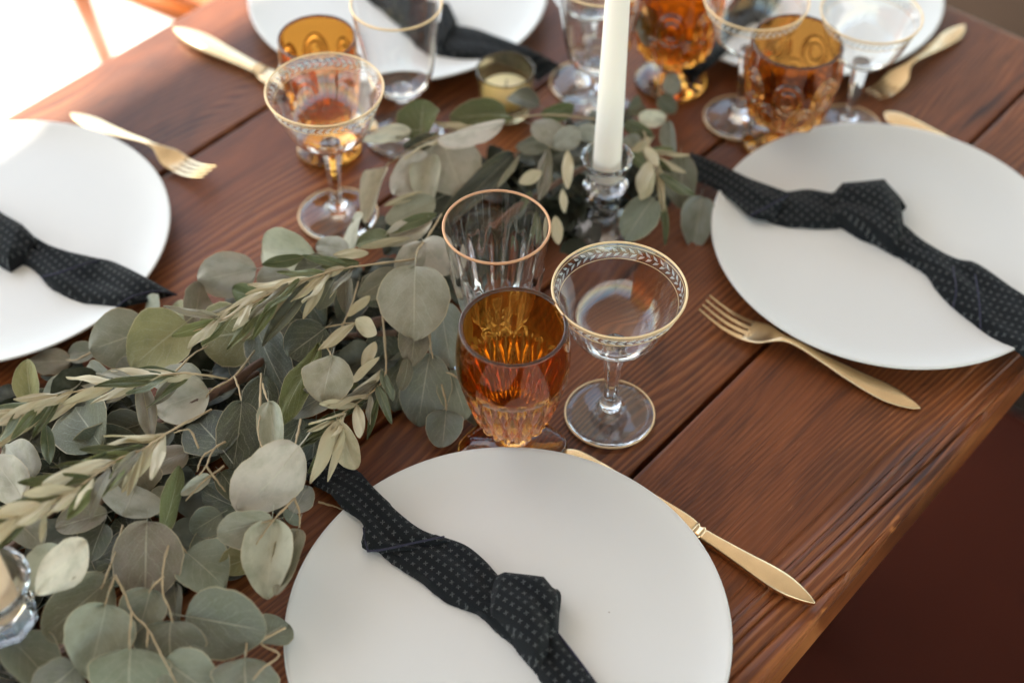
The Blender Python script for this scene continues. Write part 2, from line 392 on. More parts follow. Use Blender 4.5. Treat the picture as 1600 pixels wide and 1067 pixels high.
# ------------------------------------------------------------------ chair beyond the table
A_, B_ = at(104, -52, -0.30), at(345, 46, -0.30)
ch = empty('wooden_chair', Vector((A_.x, A_.y, -0.75)))
tag(ch, 'honey coloured wooden chair in the sun beyond the far table edge', 'chair')
def bar(name, p, q, r, mat, par, rs=10):
    b = par.matrix_world.inverted() if False else None
    o_ = tube(name, [Vector(p) - par.location, Vector(q) - par.location], r, mat, par, rs); return o_
bar('seat_rail', A_ - (B_ - A_) * 0.04, B_, 0.015, M['chair'], ch)
bar('leg', A_ + Vector((0, 0, 0.02)), at(170, 104, -0.748), 0.0155, M['chair'], ch)
dB = Vector((0.0, 0.60, 0))
bar('leg', B_ + Vector((0, 0, 0.02)), B_ + Vector((0.05, 0.1, -0.447)), 0.0125, M['chair'], ch)
bar('leg', A_ + dB + Vector((0, 0, 0.42)), A_ + dB + Vector((-0.05, 0.06, -0.447)), 0.0125, M['chair'], ch)
bar('leg', B_ + dB + Vector((0, 0, 0.42)), B_ + dB + Vector((-0.05, 0.06, -0.447)), 0.0125, M['chair'], ch)
for k in (0.12, 0.38):
    bar('back_rail', A_ + dB + Vector((0, 0, k)), B_ + dB + Vector((0, 0, k)), 0.014, M['chair'], ch)
st = mesh_obj('seat', [p_ - ch.location + Vector((0, 0, h_)) for h_ in (0.012, 0.03) for p_ in (A_, B_, B_ + dB, A_ + dB)],
              [[0, 1, 2, 3][::-1], [4, 5, 6, 7], [0, 1, 5, 4], [1, 2, 6, 5], [2, 3, 7, 6], [3, 0, 4, 7]], M['chair'], ch, smooth=False)

# ------------------------------------------------------------------ plates
PLATE_R = 0.14
def plate_prof():
    top = [(0.0, 0.0108), (0.06, 0.0108), (0.10, 0.0112), (0.118, 0.0125), (0.130, 0.0150), (0.1365, 0.0172), (0.1388, 0.0180)]
    rim = [(0.1398, 0.0178), (0.1402, 0.0170), (0.1396, 0.0160)]
    bot = [(0.134, 0.0138), (0.120, 0.0095), (0.105, 0.0058), (0.095, 0.0030), (0.093, 0.0004), (0.090, 0.0002), (0.088, 0.0026), (0.06, 0.0045), (0.0, 0.0045)]
    return (top + rim + bot)[::-1]
plate_me = None
def plate(x, y, label):
    global plate_me
    if plate_me is None:
        o = lathe('dinner_plate', plate_prof(), M['china'], seg=128); plate_me = o.data
    else:
        o = bpy.data.objects.new('dinner_plate', plate_me); COL.objects.link(o)
    o.location = (x, y, 0.0006); o.rotation_euler = (0, 0, random.uniform(0, 6))
    tag(o, label, 'plate', 'white dinner plates'); return o
PLATES = dict(front=(-0.0016, 0.5058), right=(0.2973, 0.8598), left=(-0.4110, 0.8575), top=(-0.1084, 1.1925))
hd = un(1.085, -0.585); PLATES['head'] = (hd.x, hd.y)
plate(*PLATES['front'], 'white plate nearest the camera, under the sharpest knotted napkin')
plate(*PLATES['right'], 'white plate at the right edge of the picture beside the gold fork')
plate(*PLATES['left'], 'white plate at the left edge of the picture, garland leaves touching its rim')
plate(*PLATES['top'], 'white plate at the top behind the orange glass and clear goblet')
plate(*PLATES['head'], 'white plate at the far table end behind the brown amber glass')

# ------------------------------------------------------------------ napkins
def strip(name, st, mat, parent, org, ns=14, wob=0.0017, seed=0, cap=True):
    """st: stations (left px, left py, right px, right py, z, height); a folded band of cloth, closed underneath"""
    rr = random.Random(seed); sts = []
    L = [at(a, b, z) for a, b, c, d, z, h in st]; R = [at(c, d, z) for a, b, c, d, z, h in st]
    H = [Vector((h, 0, 0)) for *_, h in st]
    sub = 8
    if name == 'knot':                                   # a tight wrap: straight edges and corners
        def straight(P): return [P[i].lerp(P[i + 1], k / 14) for i in range(len(P) - 1) for k in range(14)] + [P[-1]]
        L, R, H = straight(L), straight(R), straight(H)
    else: L, R, H = spline(L, sub), spline(R, sub), spline(H, sub)
    ph = [rr.uniform(0, 6.28) for _ in range(6)]; an_ = rr.uniform(-0.10, 0.10); ca, sa = math.cos(an_), math.sin(an_)
    V, F, UV = [], [], []; vacc = 0.0; prev = None
    for i in range(len(L)):
        mid = (L[i] + R[i]) / 2
        if prev is not None: vacc += (mid - prev).length
        prev = mid; wd = (R[i] - L[i]).length; h = H[i].x
        for j in range(ns + 1):
            s = j / ns * 2 - 1
            edge = (1 - abs(s) ** 8)
            f = math.sin(s * 4.2 + ph[0] + vacc * 18) * 0.5 + math.sin(s * 7.5 + ph[1] - vacc * 30) * 0.3 + (abs(math.sin(vacc * 48 + ph[2] + s * 2.2)) - 0.6) * 0.7 + (abs(math.sin(s * 3.1 + vacc * 40 + ph[1])) - 0.6) * 0.6
            st_ = 1 / (1 + math.exp(-(s - 0.15 * math.sin(ph[4]) - 0.30 * math.sin(vacc * 22 + ph[5])) * 26)) - 0.5      # a folded layer's edge
            z = 0.62 * h * edge ** 0.5 + wob * f * (0.25 + edge) * 0.75 + 0.0016 * st_ * edge
            q = L[i].lerp(R[i], (s + 1) / 2); q = q + Vector((0, 0, max(z, 0.0002)))
            if j in (0, ns): q += (R[i] - L[i]).normalized() * (0.0009 * math.sin(vacc * 160 + ph[3] + j) + rr.uniform(-.0003, .0003))
            V.append(q - org); UV.append((q.x * ca - q.y * sa, q.x * sa + q.y * ca))
        V.append(R[i] - org + (L[i] - R[i]) * 0.04); UV.append((R[i].x * ca - R[i].y * sa, R[i].x * sa + R[i].y * ca))
        V.append(L[i] - org + (R[i] - L[i]) * 0.04); UV.append((L[i].x * ca - L[i].y * sa, L[i].x * sa + L[i].y * ca))
    c = ns + 3
    for i in range(len(L) - 1):
        for j in range(c):
            j2 = (j + 1) % c; F.append([i * c + j, i * c + j2, (i + 1) * c + j2, (i + 1) * c + j])
    F.append(list(range(c))[::-1]); F.append([(len(L) - 1) * c + k for k in range(c)])
    o = mesh_obj(name, V, F, mat, parent, True, UV); sharp(o, 60); return o
def napkin(label, org, parts, hems, seed):
    e = empty('napkin', org); tag(e, label, 'napkin', 'dark knotted napkins')
    for k, (nm, st) in enumerate(parts): strip(nm, st, M['cloth'], e, Vector(org), seed=seed * 10 + k)
    for h in hems: tube('hem', [p - Vector(org) for p in spline([at(*q) for q in h], 8)], 0.0007, M['hem'], e, 6)
    return e
napkin('black napkin with pale crosses knotted on the nearest plate, its end under the leaves', at(760, 930, 0.012), [
    ('tail', [(462, 742, 512, 704, .004, .006), (486, 754, 536, 722, .004, .006), (508, 768, 560, 738, .009, .007), (524, 782, 573, 750, .0165, .007), (540, 796, 587, 766, .0200, .007), (566, 822, 622, 801, .0190, .008), (572, 858, 665, 832, .0165, .009), (640, 866, 712, 850, .015, .008)]),
    ('tail', [(590, 862, 688, 838, .0135, .006), (640, 900, 735, 858, .013, .011), (690, 935, 765, 885, .0125, .013), (730, 956, 785, 912, .012, .013), (765, 968, 800, 925, .012, .012)]),
    ('tail', [(738, 958, 772, 905, .012, .012), (775, 985, 812, 935, .012, .013), (812, 1020, 845, 968, .012, .013), (838, 1052, 868, 1000, .012, .012)]),
    ('knot', [(762, 962, 776, 904, .012, .014), (768, 972, 790, 905, .012, .024), (806, 1014, 852, 916, .012, .030), (832, 1046, 874, 940, .012, .026), (842, 1058, 873, 988, .012, .012)]),
    ('knot_end', [(846, 938, 848, 916, .023, .004), (860, 948, 866, 920, .022, .005), (868, 962, 877, 931, .020, .004), (868, 994, 872, 972, .014, .004)]),
    ('tail', [(826, 1022, 868, 984, .012, .012), (842, 1056, 906, 1034, .0115, .013), (862, 1090, 936, 1075, .0115, .012), (905, 1140, 990, 1120, .0115, .010), (975, 1205, 1050, 1170, .016, .008)]),
], [[(574, 861, .0195), (600, 858, .026), (650, 847, .027), (694, 838, .020)], [(568, 824, .020), (571, 845, .020), (575, 861, .0195)],
    [(868, 984, .018), (900, 1025, .020), (935, 1072, .016)]], 1)
napkin('black napkin knotted across the right hand plate, running off the picture', at(1340, 350, 0.012), [
    ('tail', [(1080, 282, 1078, 240, .012, .006), (1125, 301, 1120, 258, .017, .007), (1168, 336, 1180, 284, .018, .008), (1205, 348, 1235, 306, .015, .008)]),
    ('tail', [(1185, 340, 1225, 303, .0125, .008), (1230, 356, 1262, 301, .012, .012), (1270, 358, 1296, 308, .012, .013), (1318, 357, 1325, 308, .012, .012)]),
    ('tail', [(1290, 352, 1300, 307, .012, .012), (1325, 362, 1340, 318, .012, .013), (1362, 380, 1378, 335, .012, .013), (1402, 402, 1412, 360, .012, .012)]),
    ('knot', [(1296, 354, 1302, 308, .012, .013), (1314, 358, 1312, 301, .012, .024), (1356, 380, 1378, 296, .012, .030), (1388, 396, 1402, 322, .012, .026), (1404, 402, 1410, 358, .012, .012)]),
    ('knot_end', [(1386, 314, 1386, 299, .021, .004), (1398, 330, 1404, 310, .020, .005), (1402, 338, 1416, 326, .018, .004)]),
    ('tail', [(1385, 392, 1405, 352, .012, .012), (1438, 424, 1442, 384, .012, .013), (1462, 452, 1492, 411, .012, .013), (1500, 492, 1522, 416, .012, .012), (1545, 524, 1562, 440, .013, .011), (1605, 562, 1605, 470, .019, .010), (1660, 600, 1665, 500, .019, .008)]),
], [[(1172, 337, .019), (1195, 325, .026), (1232, 305, .022)], [(1489, 480, .014), (1494, 450, .029), (1487, 408, .016)], [(1532, 514, .015), (1530, 470, .029), (1522, 418, .016)]], 2)
napkin('dark speckled napkin on the left hand plate, its open end pointing at the garland', at(60, 410, 0.012), [
    ('tail', [(20, 402, 48, 372, .012, .010), (62, 432, 92, 394, .012, .011), (88, 458, 150, 409, .012, .012), (125, 472, 186, 416, .012, .012), (178, 480, 232, 440, .017, .013), (205, 478, 276, 461, .019, .007)]),
    ('knot', [(-60, 360, -20, 320, .012, .014), (-20, 402, 10, 345, .012, .022), (16, 428, 42, 364, .012, .024), (36, 414, 62, 382, .012, .016)]),
    ('tail', [(-110, 330, -80, 285, .013, .011), (-60, 372, -25, 318, .012, .013), (-30, 395, -5, 340, .012, .013)]),
], [[(182, 480, .020), (200, 467, .028), (228, 457, .030), (252, 456, .026), (276, 461, .020)], [(64, 433, .015), (95, 425, .026), (130, 413, .027), (152, 408, .020)]], 3)
napkin('dark napkin lying over the top plate behind the small votive cup', at(690, 60, 0.012), [
    ('tail', [(520, -40, 580, -70, .012, .010), (575, 5, 640, -25, .012, .012), (630, 45, 680, 10, .012, .013), (670, 75, 700, 38, .012, .013)]),
    ('knot', [(625, 46, 672, 6, .012, .014), (655, 72, 705, 20, .012, .022), (688, 88, 715, 42, .012, .018)]),
    ('tail', [(655, 74, 680, 44, .012, .012), (700, 92, 742, 52, .012, .012), (755, 97, 790, 68, .014, .011), (808, 108, 836, 84, .017, .007), (840, 128, 876, 104, .004, .006)]),
], [], 4)
napkin('dark napkin on the plate at the far table end, hanging over its rim', at(1120, 70, 0.012), [
    ('tail', [(1058, 118, 1082, 136, .004, .006), (1074, 82, 1108, 106, .018, .008), (1096, 52, 1154, 68, .014, .012), (1130, 14, 1182, 36, .012, .013), (1160, -20, 1215, 0, .012, .012)]),
    ('knot', [(1128, 20, 1190, 44, .012, .014), (1146, -2, 1206, 22, .012, .022), (1162, -22, 1222, 0, .012, .016)]),
], [], 5)

# ------------------------------------------------------------------ glassware
def root_at(name, px, py, z, rz=0.0):
    p = at(px, py, z); return empty(name, (p.x, p.y, 0.0005), rz)
def wall(outer, t, zin):
    """closed section: outer profile from the axis up, rim, then the inside down to the axis at zin"""
    (r0_, z0_), (r1_, z1_) = outer[-2:]; outer = outer[:-1] + [(r0_ + (r1_ - r0_) * f_, z0_ + (z1_ - z0_) * f_) for f_ in (0.80, 0.95)] + outer[-1:]      # support loops keep the rim crisp
    n = len(outer); inner = []
    for i in range(n - 1, -1, -1):
        r, z = outer[i]
        if z <= zin + 0.0005: break
        if r - t > 0.003: inner.append((r - t, z))
    return outer + [(outer[-1][0] - t / 2, outer[-1][1] + t * 0.45)] + inner + [(inner[-1][0] * 0.6, zin + 0.0012), (inner[-1][0] * 0.25, zin + 0.0002), (0, zin)]
COUPE_H = 0.1285
def coupe(px, py, label, sc=1.0, zref=COUPE_H, tilt=0.0, detail=True):
    e = root_at('coupe_glass', px, py, zref * sc); e.scale = (sc,) * 3; tag(e, label, 'glass', 'gilt rimmed coupe glasses')
    foot = [(0, 0), (0.026, 0.0002), (0.0312, 0.0004), (0.0323, 0.0011), (0.0318, 0.0019), (0.026, 0.0027), (0.016, 0.0038), (0.009, 0.0056), (0.0068, 0.0085), (0.0, 0.0087)]
    lathe('foot', foot, M['clear'], e)
    stem = [(0, 0.0078), (0.0066, 0.0080), (0.0080, 0.0105), (0.0080, 0.013), (0.0062, 0.0155), (0.0050, 0.020), (0.0051, 0.032), (0.0060, 0.048), (0.0072, 0.060), (0.0082, 0.070), (0.0086, 0.075), (0.0, 0.0752)]
    lathe('stem', stem, M['clear'], e, seg=8 if detail else 24, smooth=not detail)
    bo = [(0, 0.0742), (0.0085, 0.0744), (0.016, 0.0775), (0.0245, 0.0835), (0.0305, 0.0905), (0.0345, 0.0985), (0.0375, 0.108), (0.0405, 0.1175), (0.0433, 0.1245), (0.0450, 0.1280)]
    lathe('bowl', wall(bo, 0.0014, 0.079), M['clear'], e, seg=96)
    ring('gilt_rim', 0.0443, 0.1284, 0.00078, M['gold'], e, 96)
    if detail:
        ring('gilt_line', 0.04385, 0.1256, 0.00032, M['gold'], e, 96, 6); ring('gilt_line', 0.0405, 0.1172, 0.0003, M['gold'], e, 96, 6)
    ring('foot_gilt', 0.0320, 0.0016, 0.00075, M['gold'], e, 80, 6)
    if detail:
        V, F = [], []; n = 46
        for k in range(n):
            for sgn in (-1, 1):
                t0 = 2 * PI * (k + 0.25 * (sgn > 0)) / n
                # each etched leaf: a small lozenge slanting away from the band's centre line
                c0 = (0.0, 0.0); c1 = (0.0040, 0.0026 * sgn)
                pts = [(0, 0.0002 * sgn), (0.0013, 0.0018 * sgn), (0.0046, 0.0031 * sgn), (0.0032, 0.0008 * sgn)]
                b = len(V)
                for dx, dz in pts:
                    zz = 0.1215 + dz; rr_ = 0.04215 + (zz - 0.1215) * 0.40 + 0.00012
                    a = t0 + dx / rr_; V.append((rr_ * math.cos(a), rr_ * math.sin(a), zz))
                F.append([b, b + 1, b + 2, b + 3])
        et = mesh_obj('etched_band', V, F, M['etch'], e); et['kind'] = 'stuff'
        so = et.modifiers.new('thick', 'SOLIDIFY'); so.thickness = 0.00012; so.offset = 1
    return e
def goblet(px, py, zref, label, sc=1.0, flutes=True):
    e = root_at('fluted_goblet', px, py, zref * sc); e.scale = (sc,) * 3; tag(e, label, 'glass', 'fluted clear goblets')
    foot = [(0, 0), (0.028, 0.0002), (0.0325, 0.0006), (0.0330, 0.0013), (0.0320, 0.0022), (0.020, 0.0035), (0.010, 0.0055), (0.0066, 0.0090), (0.0, 0.0092)]
    lathe('foot', foot, M['clear'], e)
    stem = [(0, 0.0085), (0.0062, 0.0087), (0.0052, 0.014), (0.0050, 0.026), (0.0056, 0.036), (0.0075, 0.043), (0.0095, 0.0475), (0.0, 0.0477)]
    lathe('stem', stem, M['clear'], e, 8, smooth=False)
    bo = [(0, 0.0468), (0.010, 0.0470), (0.0175, 0.0500), (0.0225, 0.0555), (0.0255, 0.0620), (0.0275, 0.0700), (0.0290, 0.0780), (0.0303, 0.0860), (0.0313, 0.0930), (0.0320, 0.0985), (0.0326, 0.1020), (0.0332, 0.1060), (0.0345, 0.114), (0.0358, 0.124), (0.0370, 0.1340)]
    def mod(t, i, r, z):
        if flutes and i < 15 and 0.049 < z < 0.1045:                           # arched flutes pressed into the outside
            f = abs(math.sin(6 * t)); d = 0.0023 * (1 - f ** 3); top = 0.1045 - 0.009 * (1 - f) ** 1.3
            k = 1.0 if z < top else 0.0
            return r + (d - 0.0011 * f) * (1 if z < 0.098 else 0.55 * k) , z
        return r, z
    lathe('bowl', wall(bo, 0.0016, 0.0535), M['clear'], e, 144, mod)
    ring('gilt_rim', 0.0362, 0.1342, 0.00092 if flutes else 0.00090, M['rosegold'] if flutes else M['gold'], e, 96, 10, 1.1)
    return e
def amber_cut(px, py, zref, label):
    e = root_at('amber_goblet', px, py, zref, AX); tag(e, label, 'glass')
    # square foot with rounded corners rising to the stem
    fp = [(0, 0.0), (0.0280, 0.0003), (0.0306, 0.0012), (0.0314, 0.0032), (0.0312, 0.0060), (0.0296, 0.0078), (0.0250, 0.0090), (0.0180, 0.0112), (0.0125, 0.0145), (0.0092, 0.0185), (0.0086, 0.0204), (0.0, 0.0206)]
    def fmod(t, i, r, z):
        k = min(1.0, max(0.0, (r - 0.010) / 0.014)); sq = (abs(math.cos(t)) ** 5 + abs(math.sin(t)) ** 5) ** (-1 / 5)
        return r * (1 + (sq - 1) * k), z
    lathe('foot', fp, M['amber'], e, 96, fmod)
    st = [(0, 0.0195), (0.0086, 0.0197), (0.0105, 0.0235), (0.0090, 0.0275), (0.0098, 0.0320), (0.0, 0.0322)]
    lathe('stem', st, M['amber'], e, 10, smooth=False)
    ctrl = [(0, 0.0310), (0.0115, 0.0312), (0.0195, 0.0330), (0.0232, 0.0370), (0.0262, 0.0440), (0.0290, 0.0530), (0.0315, 0.0630), (0.0336, 0.0730), (0.0352, 0.0800), (0.0360, 0.0850), (0.0374, 0.0868),
            (0.0378, 0.0920), (0.0379, 0.0990), (0.0378, 0.1050), (0.0374, 0.1110), (0.0368, 0.1170), (0.0361, 0.1230), (0.0354, 0.1278)]
    bo = ctrl[:2] + [(p_.x, p_.y) for p_ in spline([Vector((r, z, 0)) for r, z in ctrl[2:10]], 6)] + ctrl[10:]
    nb = len(bo)
    def mod(t, i, r, z):
        if i < nb and 0.0325 < z < 0.0855:
            k = 18; row = (z - 0.0325) / 0.0440                       # crossing cuts leave rows of lozenges
            a_ = (k * t / (2 * PI) + row) % 1; b_ = (k * t / (2 * PI) - row) % 1
            f = min(1, min(a_, 1 - a_, b_, 1 - b_) * 3.2)
            return r + 0.0034 * f - 0.0028, z
        if i > nb and 0.046 < z < 0.086:                              # flutes on the inside
            return r - 0.0016 * abs(math.sin(9 * t)) ** 3 , z
        return r, z
    b = lathe('bowl', wall(bo, 0.0032, 0.042), M['amber'], e, 216, mod)
    ring('rim', 0.0342, 0.1282, 0.0010, M['purple_rim'], e, 96)
    return e
def amber_thumb(px, py, zref, label, sc=1.0, zs=1.0, grp='thumbprint amber goblets', mt='amber'):
    e = root_at('amber_tumbler', px, py, zref); e.scale = (sc, sc, zs); tag(e, label, 'glass', grp)
    ft = [(0, 0), (0.029, 0.0002), (0.0330, 0.0010), (0.0338, 0.0030), (0.0330, 0.0052), (0.024, 0.0080), (0.013, 0.0112), (0.0100, 0.0150), (0.0, 0.0152)]
    lathe('foot', ft, M[mt], e, 48)
    st = [(0, 0.0142), (0.0098, 0.0144), (0.0108, 0.0180), (0.0096, 0.0220), (0.0112, 0.0262), (0.0, 0.0264)]
    lathe('stem', st, M[mt], e, 24)
    zs_ = [0.0255, 0.0257, 0.0290, 0.0335] + [0.038 + 0.0015 * k for k in range(51)]
    rs_ = [0, 0.013, 0.0210, 0.0270]
    for z in zs_[4:]:
        f = (z - 0.038) / 0.075; rs_.append(0.0305 + 0.0085 * min(1, f * 1.7) ** 0.7 - 0.0005 * f)
    bo = list(zip(rs_, zs_)); nb = len(bo)
    def mod(t, i, r, z):
        if i < nb and 0.034 < z < 0.098:
            best = 0.0
            for rowz, sh, hgt_ in ((0.050, 0.0, 0.017), (0.078, 0.5, 0.018)):
                k = 7; x = ((t / (2 * PI) * k + sh) % 1 - 0.5) * (2 * PI * r / k); d = math.hypot(x / 0.0125, (z - rowz) / hgt_)
                best = max(best, math.exp(-((d - 0.92) / 0.085) ** 2) * 0.0034, math.exp(-((d - 0.5) / 0.10) ** 2) * 0.0028, -0.0016 * math.exp(-(d / 0.25) ** 2))
            return r + best, z
        return r, z
    lathe('bowl', wall(bo, 0.0030, 0.034), M[mt], e, 240, mod)
    ring('rim', rs_[-1] - 0.0014, zs_[-1] + 0.0006, 0.0013, M['purple_rim'], e, 80)
    return e
TOPZ = 0.038 + 0.0015 * 50
coupe(968, 452, 'sharp gilt rimmed coupe with an etched leaf band beside the cut amber goblet')
coupe(507, 140, 'blurred gilt rimmed coupe standing in front of the orange glass', 1.0, 0.1285)
coupe(1362, 22, 'clear coupe at the top right behind the brown amber glass', 0.92, 0.1285)
coupe(925, -62, 'clear coupe with its round foot showing left of the candle top', 1.0, 0.1285)
goblet(776, 354, 0.1345, 'clear fluted goblet with a copper rim behind the cut amber goblet')
goblet(619, 6, 0.1345, 'clear goblet with gilt rim between the orange glass and the votive cup', 1.0, False)
goblet(940, -30, 0.1345, 'clear stemmed glass whose foot shows just left of the white candle', 1.0, False)
coupe(1182, 0, 'clear stemmed glass behind the left side of the brown amber glass', 0.96)
amber_cut(802, 510, 0.1285, 'cut amber goblet on a square foot behind the nearest plate')
amber_thumb(1246, 67, TOPZ * 0.92, 'brown amber glass with pressed ovals behind the right hand plate', 0.97, 0.92, mt='amber_dark')
amber_thumb(495, 62, TOPZ, 'glowing orange glass behind the blurred coupe at the upper left', 0.82, 1.0)
amber_thumb(1064, -40, TOPZ, 'orange amber glass cut off by the top edge, right of the candle', 0.95, 1.0)
# votive cup
e = root_at('votive_cup', 790, 110, 0.044); tag(e, 'small champagne coloured votive cup beside the top napkin', 'votive cup')
vo = [(0, 0), (0.019, 0.0002), (0.0212, 0.0015), (0.0222, 0.006), (0.0232, 0.020), (0.0245, 0.034), (0.0255, 0.044)]
lathe('cup', wall(vo, 0.0018, 0.004), M['champagne'], e, 48)
lathe('wax', [(0, 0.0046), (0.0195, 0.0046), (0.0208, 0.024), (0.0, 0.0236)], M['wax'], e, 40)
tube('wick', [(0, 0, 0.0234), (0.001, 0, 0.033)], 0.0006, M['wick'], e)

# candlesticks and candles
def candlestick(px, py, zr, label, sc=1.0):
    e = root_at('candlestick', px, py, zr); e.scale = (sc,) * 3; tag(e, label, 'candlestick', 'faceted glass candlesticks')
    base = [(0, 0), (0.026, 0.0002), (0.030, 0.0015), (0.030, 0.0045), (0.022, 0.0085), (0.013, 0.0125), (0.0, 0.0127)]
    lathe('base', base, M['clear'], e, 8, smooth=False)
    st = [(0, 0.0118), (0.0125, 0.0120), (0.0105, 0.020), (0.0125, 0.026), (0.0140, 0.030), (0.0115, 0.035), (0.0110, 0.040), (0.0, 0.0402)]
    lathe('stem', st, M['clear'], e, 8, smooth=False)
    cup = [(0, 0.0394), (0.0110, 0.0396), (0.0178, 0.0455), (0.0172, 0.0500), (0.0138, 0.0545), (0.0148, 0.0610), (0.0172, 0.0670), (0.0200, 0.0730), (0.0202, 0.0745)]
    nb = len(cup)
    inner = [(0.0190, 0.0750), (0.0162, 0.0712), (0.0128, 0.0655), (0.0119, 0.0600), (0.0118, 0.0560), (0.0, 0.0558)]
    sg = 32
    def mod(t, i, r, z):
        if i < nb and z < 0.060:
            a = (t % (PI / 4)) - PI / 8; return r * math.cos(PI / 8) / math.cos(a), z
        return r, z
    sharp(lathe('cup', cup + inner, M['clear'], e, sg, mod), 25)
    return e
cs = candlestick(949, 246, 0.0745, 'clear faceted candlestick among the leaves holding the tall white candle')
def candle(loc, r0, r1, h, mat, label):
    e = empty('taper_candle', loc); tag(e, label, 'candle', 'taper candles')
    pr = [(0, 0), (r0 - 0.0006, 0.0), (r0, 0.0008)] + [(r0 + (r1 - r0) * k / 10, 0.0008 + (h - 0.006) * k / 10) for k in range(1, 11)] + [(r1 * 0.7, h - 0.002), (r1 * 0.25, h), (0, h)]
    lathe('wax', pr, mat, e, 40); tube('wick', [(0, 0, h - 0.001), (0.0006, 0, h + 0.006), (0.002, 0.001, h + 0.012)], 0.0008, M['wick'], e); return e
candle(cs.location + Vector((0, 0, 0.0562)), 0.01125, 0.0075, 0.255, M['wax'], 'tall white taper candle rising out of the picture top')
cs2 = candlestick(-26, 908, 0.098, 'faceted glass candlestick cut off by the left edge of the picture', 1.3)
candle(cs2.location + Vector((0, 0, 0.0562 * 1.3)), 0.0150, 0.010, 0.25, M['peachwax'], 'peach taper candle cut off by the left edge of the picture')

# ------------------------------------------------------------------ cutlery
def ribbon(name, st, mat, parent, nsec=8):
    """st: (x, half width, z of the middle, thickness, crown); a solid bar with a rounded section along x"""
    V, F = [], []
    P = spline([Vector((x, hw, z)) for x, hw, z, t, c in st], 6); T = spline([Vector((t, c, 0)) for x, hw, z, t, c in st], 6)
    n = nsec * 2
    for p, t in zip(P, T):
        for k in range(n):
            a = 2 * PI * k / n; y = math.cos(a); s_ = math.sin(a)
            sy = math.copysign(abs(y) ** 0.5, y); sz = math.copysign(abs(s_) ** 0.6, s_)
            V.append((p.x, max(p.y, 0.0003) * sy, p.z + t.x / 2 * sz + t.y * (sy * sy)))
    for i in range(len(P) - 1):
        for k in range(n): F.append([i * n + k, i * n + (k + 1) % n, (i + 1) * n + (k + 1) % n, (i + 1) * n + k])
    F.append(list(range(n))[::-1]); F.append([(len(P) - 1) * n + k for k in range(n)])
    return mesh_obj(name, V, F, mat, parent)
def fork(tip, end, label, L=0.178, flip=1):
    a = math.atan2(tip.y - end.y, tip.x - end.x); e = empty('fork', (end.x, end.y, 0.0006), a); tag(e, label, 'fork', 'gold forks')
    s = (Vector((tip.x, tip.y)) - Vector((end.x, end.y))).length / L; e.scale = (s, s, s)
    ribbon('handle', [(0, 0.0006, 0.0016, 0.002, 0), (0.008, 0.0048, 0.0018, 0.0026, 0), (0.026, 0.0086, 0.0026, 0.003, 0), (0.050, 0.0070, 0.0045, 0.0032, 0), (0.078, 0.0040, 0.0085, 0.0036, 0), (0.098, 0.0029, 0.0118, 0.0038, 0),
                      (0.110, 0.0032, 0.0118, 0.0034, 0.0), (0.118, 0.0065, 0.0092, 0.0026, 0.0010), (0.126, 0.0108, 0.0056, 0.0020, 0.0022), (0.134, 0.0118, 0.0036, 0.0018, 0.0020), (0.140, 0.0116, 0.0032, 0.0016, 0.0012)], M['brass'], e)
    for k in range(4):
        y = (k - 1.5) * 0.0061
        pts = [(0.1385, y, 0.0034), (0.146, y, 0.0032), (0.156, y * 0.99, 0.0044), (0.166, y * 0.97, 0.0076), (0.178, y * 0.95, 0.0128)]
        V, F = [], []; P = spline(pts, 5)
        for i, p in enumerate(P):
            f = i / (len(P) - 1); hw = 0.0021 * (1 - 0.62 * f); ht = 0.0010 * (1 - 0.4 * f)
            for c in ((-1, -1), (1, -1), (1, 1), (-1, 1)): V.append((p.x, p.y + hw * c[0], p.z + ht * c[1]))
        for i in range(len(P) - 1):
            for c in range(4): F.append([i * 4 + c, i * 4 + (c + 1) % 4, (i + 1) * 4 + (c + 1) % 4, (i + 1) * 4 + c])
        F.append([0, 1, 2, 3][::-1]); F.append([len(V) - 4 + c for c in range(4)])
        sharp(mesh_obj('tine', V, F, M['brass'], e), 40)
    return e
def knife(tip, end, label):
    a = math.atan2(tip.y - end.y, tip.x - end.x); e = empty('knife', (end.x, end.y, 0.0006), a); tag(e, label, 'knife', 'gold knives')
    s = (Vector((tip.x, tip.y)) - Vector((end.x, end.y))).length / 0.202; e.scale = (s, s, s)
    ribbon('handle', [(0, 0.0006, 0.0036, 0.0028, 0), (0.007, 0.0040, 0.0037, 0.0052, 0), (0.020, 0.0074, 0.0038, 0.0066, 0), (0.034, 0.0080, 0.0038, 0.0070, 0), (0.055, 0.0063, 0.0038, 0.0066, 0), (0.076, 0.0049, 0.0038, 0.0062, 0), (0.0855, 0.0047, 0.0038, 0.0060, 0)], M['brass'], e)
    ribbon('bolster', [(0.0852, 0.0045, 0.0038, 0.0062, 0), (0.0865, 0.0056, 0.0038, 0.0074, 0), (0.0880, 0.0050, 0.0038, 0.0066, 0), (0.0900, 0.0046, 0.0038, 0.0056, 0), (0.0915, 0.0062, 0.0038, 0.0064, 0), (0.0932, 0.0060, 0.0038, 0.0040, 0)], M['brass'], e)
    ribbon('blade', [(0.0928, 0.0066, 0.0038, 0.0026, 0), (0.105, 0.0084, 0.0036, 0.0022, 0), (0.150, 0.0088, 0.0030, 0.0018, 0), (0.185, 0.0084, 0.0026, 0.0016, 0), (0.196, 0.0062, 0.0024, 0.0014, 0), (0.202, 0.0012, 0.0022, 0.0010, 0)], M['brass'], e)
    return e
fork(at(1100, 478, 0.010), at(1437, 640, 0.001), 'gold fork lying below the right hand plate, tines pointing left')
fork(at(328, 272, 0.010), at(111, 180, 0.001), 'blurred gold fork behind the left hand plate')
fork(at(1360, 152, 0.010), at(1507, 42, 0.001), 'gold fork at the top right on bare wood')
